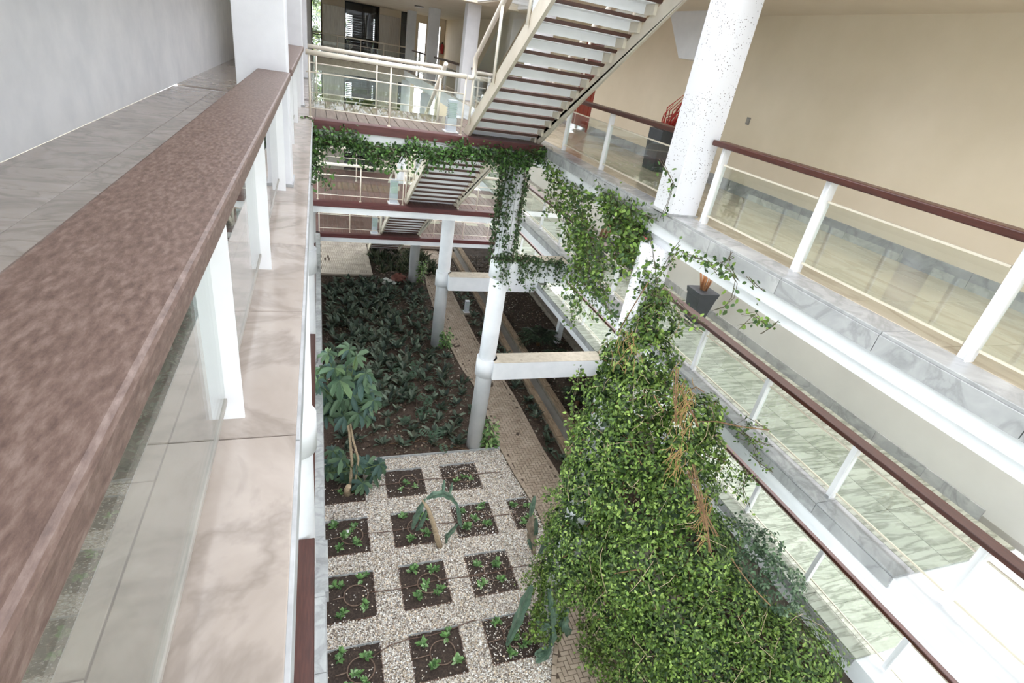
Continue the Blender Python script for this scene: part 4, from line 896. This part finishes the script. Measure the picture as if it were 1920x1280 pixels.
# ------------------------------------------------------------------ vines
VG = [(78, 104, 44), (104, 134, 54), (132, 160, 74), (54, 76, 34), (90, 118, 50), (152, 176, 96)]
VGD = [(52, 76, 46), (70, 98, 56), (44, 64, 42), (90, 116, 70)]
def blob_cloud(name, blobs, dens, size, cols, parent, mat='leaf', thick=.25, width=1.0, tmpl=LEAF, face=0.0):
    Cn = np.array([b[0] for b in blobs]); R = np.array([b[1] for b in blobs]); P, Nn = [], []
    for c, r in zip(Cn, R):
        n_ = int(dens * 4 * PI * r * r * .55); d = rand_dirs(n_)
        front = d @ (EYE - c) / np.linalg.norm(EYE - c); d = d[front > -.35]; n_ = len(d)
        lump = 1 + .10 * np.sin(d[:, 0] * 5 + c[0] * 9) + .10 * np.sin(d[:, 1] * 6 + c[1] * 7) + .1 * np.sin(d[:, 2] * 7 + c[2] * 5)
        q = c + d * (r * lump * (1 - thick * rng.random(n_) ** 1.6))[:, None]
        D = np.linalg.norm(q[:, None, :] - Cn[None], axis=2) / R[None]; ok = (D < .68).sum(1) == 0
        P.append(q[ok]); Nn.append(d[ok])
    P = np.concatenate(P); Nn = np.concatenate(Nn); n_ = len(P)
    X = np.cross(Nn, rand_dirs(n_)) + .35 * Nn + np.array([0, 0, -.35]); Z = Nn * .7 + np.array([0, 0, .6]) + rng.normal(0, .55, (n_, 3))
    cloud(name, tmpl, P, X, Z, rng.uniform(.65, 1.15, n_) * size, tints(n_, cols, .16), mat, parent, width, kind='stuff')
def bl(px, py, rp, X, ax=0):
    c = on(ax, px, py, X); return (c, rp * ((c - EYE) @ RM[2]) / F)
main = [(1228, 555, 26, 4.75), (1235, 600, 38, 4.75), (1198, 618, 36, 4.65), (1215, 668, 52, 4.75), (1165, 670, 42, 4.55), (1198, 745, 66, 4.8), (1140, 745, 48, 4.6), (1245, 740, 48, 5.0), (1130, 830, 62, 4.7),
        (1205, 835, 78, 5.0), (1275, 820, 60, 5.3), (1318, 775, 36, 5.6), (1325, 850, 36, 5.6), (1290, 790, 50, 5.3), (1110, 905, 60, 4.75), (1190, 930, 84, 5.1), (1275, 915, 66, 5.5), (1070, 985, 46, 4.8), (1110, 1020, 72, 4.9), (1200, 1040, 95, 5.3), (1300, 1030, 78, 5.9),
        (1045, 1065, 42, 4.9), (1080, 1080, 52, 5.0), (1160, 1120, 62, 5.3), (1262, 1140, 92, 5.8), (1355, 1130, 76, 6.5), (1225, 1205, 66, 5.7), (1330, 1235, 92, 6.3), (1420, 1200, 70, 7.0), (1430, 1270, 80, 7.0), (1215, 1265, 52, 5.6), (1150, 1180, 34, 5.3), (1480, 1230, 80, 7.4), (1300, 1300, 80, 6.2), (1400, 1330, 90, 6.8)]
vine = empty('vine_mass', (5.0, 6.3, 0), 'huge bright green climbing vine mass engulfing the nearest right column', 'vine')
blob_cloud('foliage', [bl(*m) for m in main] + [(np.array((4.7, 6.5, z)), .36) for z in (.3, .7, 1.1, 1.5, 1.9, 2.3)], 1500, .078, VG + [(156, 180, 92), (44, 64, 30), (56, 78, 36), (70, 96, 44), (84, 112, 50)], vine, thick=.55, width=.8)  # dark tints put shade, pale ones highlights, into the leaf colours
blob_cloud('inner_foliage', [(c, r * .8) for c, r in (bl(*m) for m in main)] + [(np.array((4.67, 6.4, z)), .38) for z in np.arange(2.6, 7.8, .45)], 230, .12, [(46, 66, 34), (60, 84, 42), (36, 54, 30)], vine, thick=.3)  # inner leaves added in shade-dark greens to close see-through gaps
dry = MB()
for (px, py, sx, sy, X, n_) in ((1285, 760, 16, 50, 4.55, 70), (1322, 960, 10, 50, 4.95, 50), (1270, 850, 16, 30, 4.6, 35), (1180, 640, 25, 40, 4.1, 22)):
    for _ in range(n_):
        a = np.array(Xp(px + random.gauss(0, sx * .6), py + random.gauss(0, sy * .6), X)); d = rng.normal(0, .065, 3) + np.array([.02, 0, -.2 if sy > sx else 0]); dry.tube([tuple(a), tuple(a + d * .5 + rng.normal(0, .015, 3)), tuple(a + d)], .004, 4, False)
dry.build('dry_twigs', 'twig_tan', vine, kind='stuff')
p = Zp(652, 996, .06); MB().hexa([(p[0] - .03, p[1] - .04, .05), (p[0] + .03, p[1] - .04, .05), (p[0] - .03, p[1] + .04, .07), (p[0] + .03, p[1] + .04, .07), (p[0] - .03, p[1] - .04, .055), (p[0] + .03, p[1] - .04, .055), (p[0] - .03, p[1] + .04, .075), (p[0] + .03, p[1] + .04, .075)]).build('plant_tag', 'white', None, 'small blank white plant tag on the ring in the first square of the second row', 'tag')
run = MB()
for m in main:
    c, r_ = bl(*m); view = (EYE - c) / np.linalg.norm(EYE - c)
    for k in range(9):
        d = rand_dirs(1)[0]; d = d if d @ view > 0 else -d; e = rand_dirs(1)[0] * .5; pts = []
        for q in range(5): v_ = d + e * (q / 4) + np.array([0, 0, -.12 * q]); v_ /= np.linalg.norm(v_); pts.append(tuple(c + v_ * r_ * (1.03 + .02 * math.sin(q * 2 + k))))
        run.tube(pts, .0045, 4, False)
run.build('surface_runners', 'stem_grey', vine, kind='stuff')
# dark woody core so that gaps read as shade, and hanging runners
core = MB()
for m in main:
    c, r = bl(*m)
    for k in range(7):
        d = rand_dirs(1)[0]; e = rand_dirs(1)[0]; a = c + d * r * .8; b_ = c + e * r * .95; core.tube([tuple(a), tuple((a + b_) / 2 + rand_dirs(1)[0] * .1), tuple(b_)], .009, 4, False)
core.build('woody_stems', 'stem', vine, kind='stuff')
for pts, X in ((((1268, 690), (1266, 740), (1268, 790)), 4.72), (((1275, 730), (1290, 760), (1302, 785), (1310, 800)), 5.0), (((1290, 880), (1305, 920), (1318, 960), (1328, 1005), (1334, 1035)), 5.05), (((1298, 870), (1312, 930), (1325, 985)), 5.02), (((1310, 940), (1330, 975), (1345, 1005)), 5.2), (((1370, 1045), (1395, 1080), (1420, 1110), (1445, 1135)), 5.6), (((1226, 740), (1236, 760), (1244, 770)), 4.3), (((1160, 620), (1196, 560), (1215, 530)), 4.4), (((1275, 720), (1285, 735), (1305, 725), (1320, 735)), 5.1), (((1310, 790), (1345, 790), (1390, 800), (1440, 806)), 5.2)):
    n3 = 3 if X in (4.72, 5.0, 5.05, 5.02, 5.2) else 1
    for j in range(n3 * 2 - 1):
        P = [np.array(Xp(x + random.uniform(-6, 6) * (j > 0), y, X - .25)) for x, y in pts]; MB().tube([tuple(p) for p in P], .008 if j == 0 else .004, 5).build('runner', 'stem', vine)
shrub = empty('vine_mass', (7.4, 6.0, 0), 'darker grey green foliage beside the lowest gallery at the lower right', 'shrub')
blob_cloud('foliage', [bl(*m) for m in ((1388, 1010, 40, 6.9), (1360, 985, 24, 6.8), (1415, 1060, 46, 7.1), (1440, 1020, 26, 7.2), (1455, 1100, 50, 7.3), (1398, 1080, 40, 7.0))], 950, .07, [(72, 96, 72), (96, 122, 90), (56, 76, 58), (120, 142, 110)], shrub)

def spray(paths, dens, spread, size, cols, parent, stem=.006, hang=.3, tmpl=LEAF, mat='leaf', stemmat='stem_vine'):
    """leaves along woody runners; paths: lists of 3-D points"""
    P, X = [], []; b = MB()
    for pts in paths:
        pts = np.array(pts, float); b.tube([tuple(p) for p in pts], stem, 4, False); seg = np.linalg.norm(np.diff(pts, axis=0), axis=1); L = seg.sum(); n_ = max(2, int(L * dens))
        s_ = np.sort(rng.random(n_)) * L; cum = np.concatenate([[0], np.cumsum(seg)])
        q = np.column_stack([np.interp(s_, cum, pts[:, k]) for k in range(3)]); P.append(q + rng.normal(0, spread, (n_, 3))); X.append(rand_dirs(n_) + np.array([0, 0, -hang]))
    P = np.concatenate(P); X = np.concatenate(X); n_ = len(P)
    cloud('foliage', tmpl, P, X, rand_dirs(n_) * .7 + np.array([-.3, -.5, .8]), rng.uniform(.6, 1.15, n_) * size, tints(n_, cols, .16), mat, parent, .95, kind='stuff')
    b.build('runners', stemmat, parent, kind='stuff')
def wander(p0, p1, n=7, amp=.08):
    p0, p1 = np.array(p0), np.array(p1); return [p0 + (p1 - p0) * t + (rng.normal(0, amp, 3) if 0 < t < 1 else 0) for t in np.linspace(0, 1, n)]
# garland along the front of the upper bridge
gar = empty('ivy_garland', (2, 11.2, L3 - .2), 'dark green creeper trailing along the front edge of the upper bridge', 'vine')
path_px = [(580, 285), (590, 270), (620, 262), (660, 272), (700, 288), (740, 292), (780, 285), (820, 292), (860, 290), (900, 290), (940, 296), (985, 302), (1020, 300)]
pts = [Yp(x, y - 6, 11.18) for x, y in path_px]; paths = []
for k in range(16): paths.append([p + np.array([0, rng.normal(-.02, .05), rng.normal(0, .085)]) for p in pts])
for q in path_px[1:]:
    for k in range(3):
        a = Yp(q[0] + random.uniform(-15, 15), q[1], 11.15); paths.append(wander(a, a + np.array([random.uniform(-.1, .1), -.05, -random.uniform(.2, .45)]), 4, .03))
for q in ((640, 235), (625, 245), (660, 240), (765, 255), (870, 258), (850, 265), (590, 222), (575, 218)): a = Yp(q[0], q[1] + 35, 11.2); paths.append(wander(a, Yp(q[0], q[1], 11.2), 5, .04))
for (x, y0, y1) in ((584, 225, 340), (589, 240, 345), (593, 290, 330), (580, 270, 335), (586, 260, 352), (592, 240, 320)): paths.append(wander(Yp(x, y0, 11.2), Yp(x + random.uniform(-4, 4), y1, 11.2), 8, .05))
for (x0, y0, x1, y1) in ((600, 300, 620, 345), (590, 320, 612, 350), (700, 300, 712, 322), (730, 300, 727, 325), (660, 285, 672, 300), (690, 300, 700, 320), (810, 300, 830, 318), (925, 290, 905, 310)): paths.append(wander(Yp(x0, y0, 11.1), Yp(x1, y1, 11.1), 5, .05))
spray(paths, 44, .05, .085, VGD + [(88, 128, 62), (104, 146, 70)], gar, .004)
# vine round the second column
cv = empty('climbing_vine', (4.67, 13.1, L2), 'dense dark creeper wrapped round the upper part of the second column', 'vine'); paths = []
for k in range(26):
    a = rng.uniform(PI * .9, 2.1 * PI); a1 = a + rng.normal(0, .5); z0, z1 = L3 - .35, rng.uniform(6.1, 7.6); rr = rng.uniform(.27, .36)
    paths.append([(4.67 + rr * math.cos(a + (a1 - a) * t), 13.1 + rr * math.sin(a + (a1 - a) * t), z0 + (z1 - z0) * t) for t in np.linspace(0, 1, 8)])
spray(paths, 26, .05, .095, VGD + [(92, 112, 74)], cv, .004)
paths = []
for k in range(9): paths.append(wander((4.3 + random.uniform(-.2, .3), 12.75, L2 + .1), (6.3, 12.7, L2 - .05 + random.uniform(-.1, .1)), 10, .05))
for k in range(22):
    x = random.uniform(4.2, 6.5); paths.append(wander((x, 12.68, L2), (x + random.uniform(-.2, .2), 12.62, L2 - random.uniform(.3, .85)), 5, .04))
bv = empty('climbing_vine', (5.4, 12.7, L2), 'creeper hanging over the white beam between wrapped column and middle gallery', 'vine'); spray(paths, 34, .05, .09, VGD + [(96, 116, 78)], bv, .004)
# curtain hanging from the upper right gallery edge
cur = empty('hanging_vine', (4.5, 9, L3), 'curtain of creeper hanging from the upper right gallery edge before the middle gallery', 'vine'); paths = []
edge_px = [(1025, 300), (1045, 330), (1062, 350), (1090, 365), (1120, 372), (1150, 380), (1180, 385), (1205, 400), (1225, 410)]
e3 = [Xp(x, y, 4.52) for x, y in edge_px]
for k in range(5): paths.append([p + rng.normal(0, .05, 3) for p in e3])
for (x0, y0, x1, y1, n_) in ((1060, 350, 1075, 460, 8), (1075, 350, 1090, 520, 9), (1090, 370, 1110, 560, 7), (1085, 440, 1078, 600, 7), (1100, 400, 1120, 590, 6), (1120, 450, 1150, 600, 6), (1110, 420, 1085, 560, 6), (1040, 320, 1035, 400, 3),
                             (1140, 370, 1170, 470, 9), (1160, 380, 1205, 460, 10), (1150, 400, 1190, 440, 7), (1190, 400, 1205, 520, 6), (1170, 460, 1160, 500, 5), (1145, 460, 1180, 480, 5), (1205, 500, 1235, 560, 5), (1165, 470, 1215, 480, 5), (1130, 360, 1150, 395, 5)):
    for k in range(n_):
        j = lambda s_=12: random.uniform(-s_, s_); paths.append(wander(Xp(x0 + j(), y0 + j(8), 4.5), Xp(x1 + j(), y1 + j(), 4.55), 8, .09))
spray(paths, 22, .07, .085, VG[:5] + VGD[:2], cur, .0035)
tw = empty('hanging_vine', (4.5, 5, L3), 'thin arching sprigs of creeper below the upper gallery edge right of the pillar', 'vine')
ps = [[(1222, 500), (1245, 500), (1262, 475), (1278, 455)], [(1262, 478), (1275, 470), (1290, 480), (1320, 490), (1335, 500), (1350, 510)], [(1290, 475), (1310, 485), (1340, 500), (1370, 478)], [(1335, 490), (1345, 515), (1372, 510), (1380, 530), (1375, 560), (1350, 575), (1337, 583)], [(1370, 470), (1365, 500), (1385, 520)], [(1400, 520), (1415, 535), (1435, 545)], [(1395, 590), (1415, 588), (1430, 605), (1440, 612)], [(1440, 600), (1410, 600), (1385, 610)], [(1425, 625), (1445, 615), (1460, 600)], [(1240, 300), (1262, 340), (1250, 380), (1240, 410)], [(1220, 440), (1225, 500), (1235, 560)], [(1226, 520), (1250, 500), (1262, 480)], [(1190, 540), (1220, 550), (1240, 560)], [(1265, 560), (1300, 600), (1325, 605)], [(1270, 590), (1295, 612), (1312, 622)]]
spray([[Xp(x, y, 4.42) + rng.normal(0, .02, 3) for x, y in q] for q in ps for _ in range(2)], 17, .04, .07, VG[:4] + VGD[:2], tw, .004)
t2 = empty('hanging_vine', (5.5, 5, 4), 'loose sprays of creeper before the lowest right gallery railing', 'vine')
ps = [[(1350, 790), (1380, 800), (1410, 820), (1440, 835)], [(1370, 800), (1400, 790), (1440, 800)], [(1380, 810), (1410, 830), (1425, 850)], [(1400, 880), (1390, 920), (1400, 945)], [(1360, 860), (1385, 885), (1400, 880), (1380, 930)], [(1345, 870), (1370, 900), (1355, 920)], [(1410, 850), (1430, 870), (1445, 880)], [(1330, 830), (1350, 870), (1340, 900)], [(1395, 880), (1405, 900), (1415, 895)]]
spray([[Xp(x, y, 5.9) + rng.normal(0, .03, 3) for x, y in q] for q in ps for _ in range(3)], 20, .05, .06, VG[:4] + VGD[:2], t2, .004)
# outermost loose sprays on the mass and ground runners over the path
out = []
for q in ((1090, 690, 1072, 740), (1100, 760, 1075, 830), (1075, 755, 1068, 800), (1080, 850, 1060, 880), (1050, 920, 1030, 930), (1040, 1000, 1010, 1020), (1010, 1060, 985, 1090), (1010, 1090, 990, 1120), (1020, 1110, 1010, 1150), (1040, 1110, 1060, 1140), (1060, 1100, 1090, 1130)):
    for _ in range(4): out.append(wander(Xp(q[0] + random.uniform(-8, 8), q[1], 4.35), Xp(q[2] + random.uniform(-8, 8), q[3], 4.3), 6, .05))
spray(out, 22, .05, .075, VG, vine, .004)
gp = []
for q in ((1100, 1150, 1120, 1210), (1090, 1190, 1100, 1240), (1110, 1180, 1130, 1250), (1140, 1200, 1120, 1270), (1150, 1240, 1130, 1290), (1095, 1220, 1115, 1250), (1160, 1260, 1150, 1300), (1130, 1160, 1090, 1170), (1000, 1180, 1030, 1150), (990, 1190, 1020, 1200), (1010, 1150, 1040, 1130), (1120, 1210, 1150, 1230), (1140, 1180, 1170, 1200)):
    for _ in range(6): gp.append(wander(Zp(q[0] + random.uniform(-12, 12), q[1], .9), Zp(q[2] + random.uniform(-14, 14), q[3], .7), 6, .07))
spray(gp, 22, .06, .085, VG, vine, .005)

# ------------------------------------------------------------------ behind the viewpoint: end wall with windows on the outdoor shrubbery
bw_ = MB(); XA, XB = -3, 11.6
wins = [(1.2, 1.8, -.3, 5.5), (2.5, 7.3, -2.9, 11.4), (L2 + 1.15, L2 + 2.0, -.3, 5.5), (9.7, 12.5, -2.9, 7.3)]
zprev = -.1
for z0, z1, x0, x1 in wins:
    bw_.box(XA, -5.2, zprev, XB, -5.0, z0).box(XA, -5.2, z0, x0, -5.0, z1).box(x1, -5.2, z0, XB, -5.0, z1); zprev = z1
bw_.box(XA, -5.2, zprev, XB, -5.0, 12.66)
struct(bw_, 'wall_front', 'white')
k = 20
for z0, z1, x0, x1 in wins:
    k += 1; wn = MB().box(x0, -5.15, z0, x1, -5.05, z0 + .04).box(x0, -5.15, z1 - .04, x1, -5.05, z1); x = x0
    while x < x1: wn.box(x, -5.15, z0, x + .07, -5.05, z1); x += 1.45
    wo = struct(wn, 'window_%d' % k, 'black'); MB().box(x0, -5.11, z0, x1, -5.1, z1).build('pane', 'window_glass', wo)
hedge = empty('hedge', (2.5, -8, 0), 'sunlit shrubbery outside the windows behind the viewpoint', 'hedge')
blob_cloud('foliage', [((x, -8.6 + random.uniform(-.4, .4), z), 1.3) for x in range(-2, 9, 1) for z in (1.0, 3, 5, 7, 8.6)][:0] + [(np.array((x + .2, -8.8, z)), 1.3) for x in range(-2, 9) for z in (1.0, 2.8, 7.2, 9.0)], 60, .24, [(150, 170, 60), (190, 200, 90), (110, 140, 60)], hedge, tmpl=LEAF4, face=0)
M['outer_paving'] = mat_noise('outer_paving', [(.3, W(128, 126, 104)), (.7, W(160, 156, 136))], 3, .9)
MB().box(-60, -60, -.5, 70, -5.2, -.3).box(-60, 36.8, -.5, 70, 90, -.3).box(-60, -5.2, -.5, -3.2, 36.8, -.3).box(11.8, -5.2, -.5, 70, 36.8, -.3).build('floor', 'outer_paving', None, 'grey beige paving around the building', kind='structure')  # unseen ground added against light from below, neutral to avoid green bounce
far_hedge = empty('hedge', (-1, 40, 9), 'sunlit trees outside the far windows at the end of the atrium', 'hedge')
blob_cloud('foliage', [(np.array((x, 40.5, z)), 1.2) for x in (-2, -.6, .4) for z in (8.4, 10, 11.6, 13.2, 5, 3, 6.6)], 170, .22, [(120, 136, 110), (160, 176, 140), (90, 104, 90), (180, 190, 120)], far_hedge, tmpl=LEAF4)
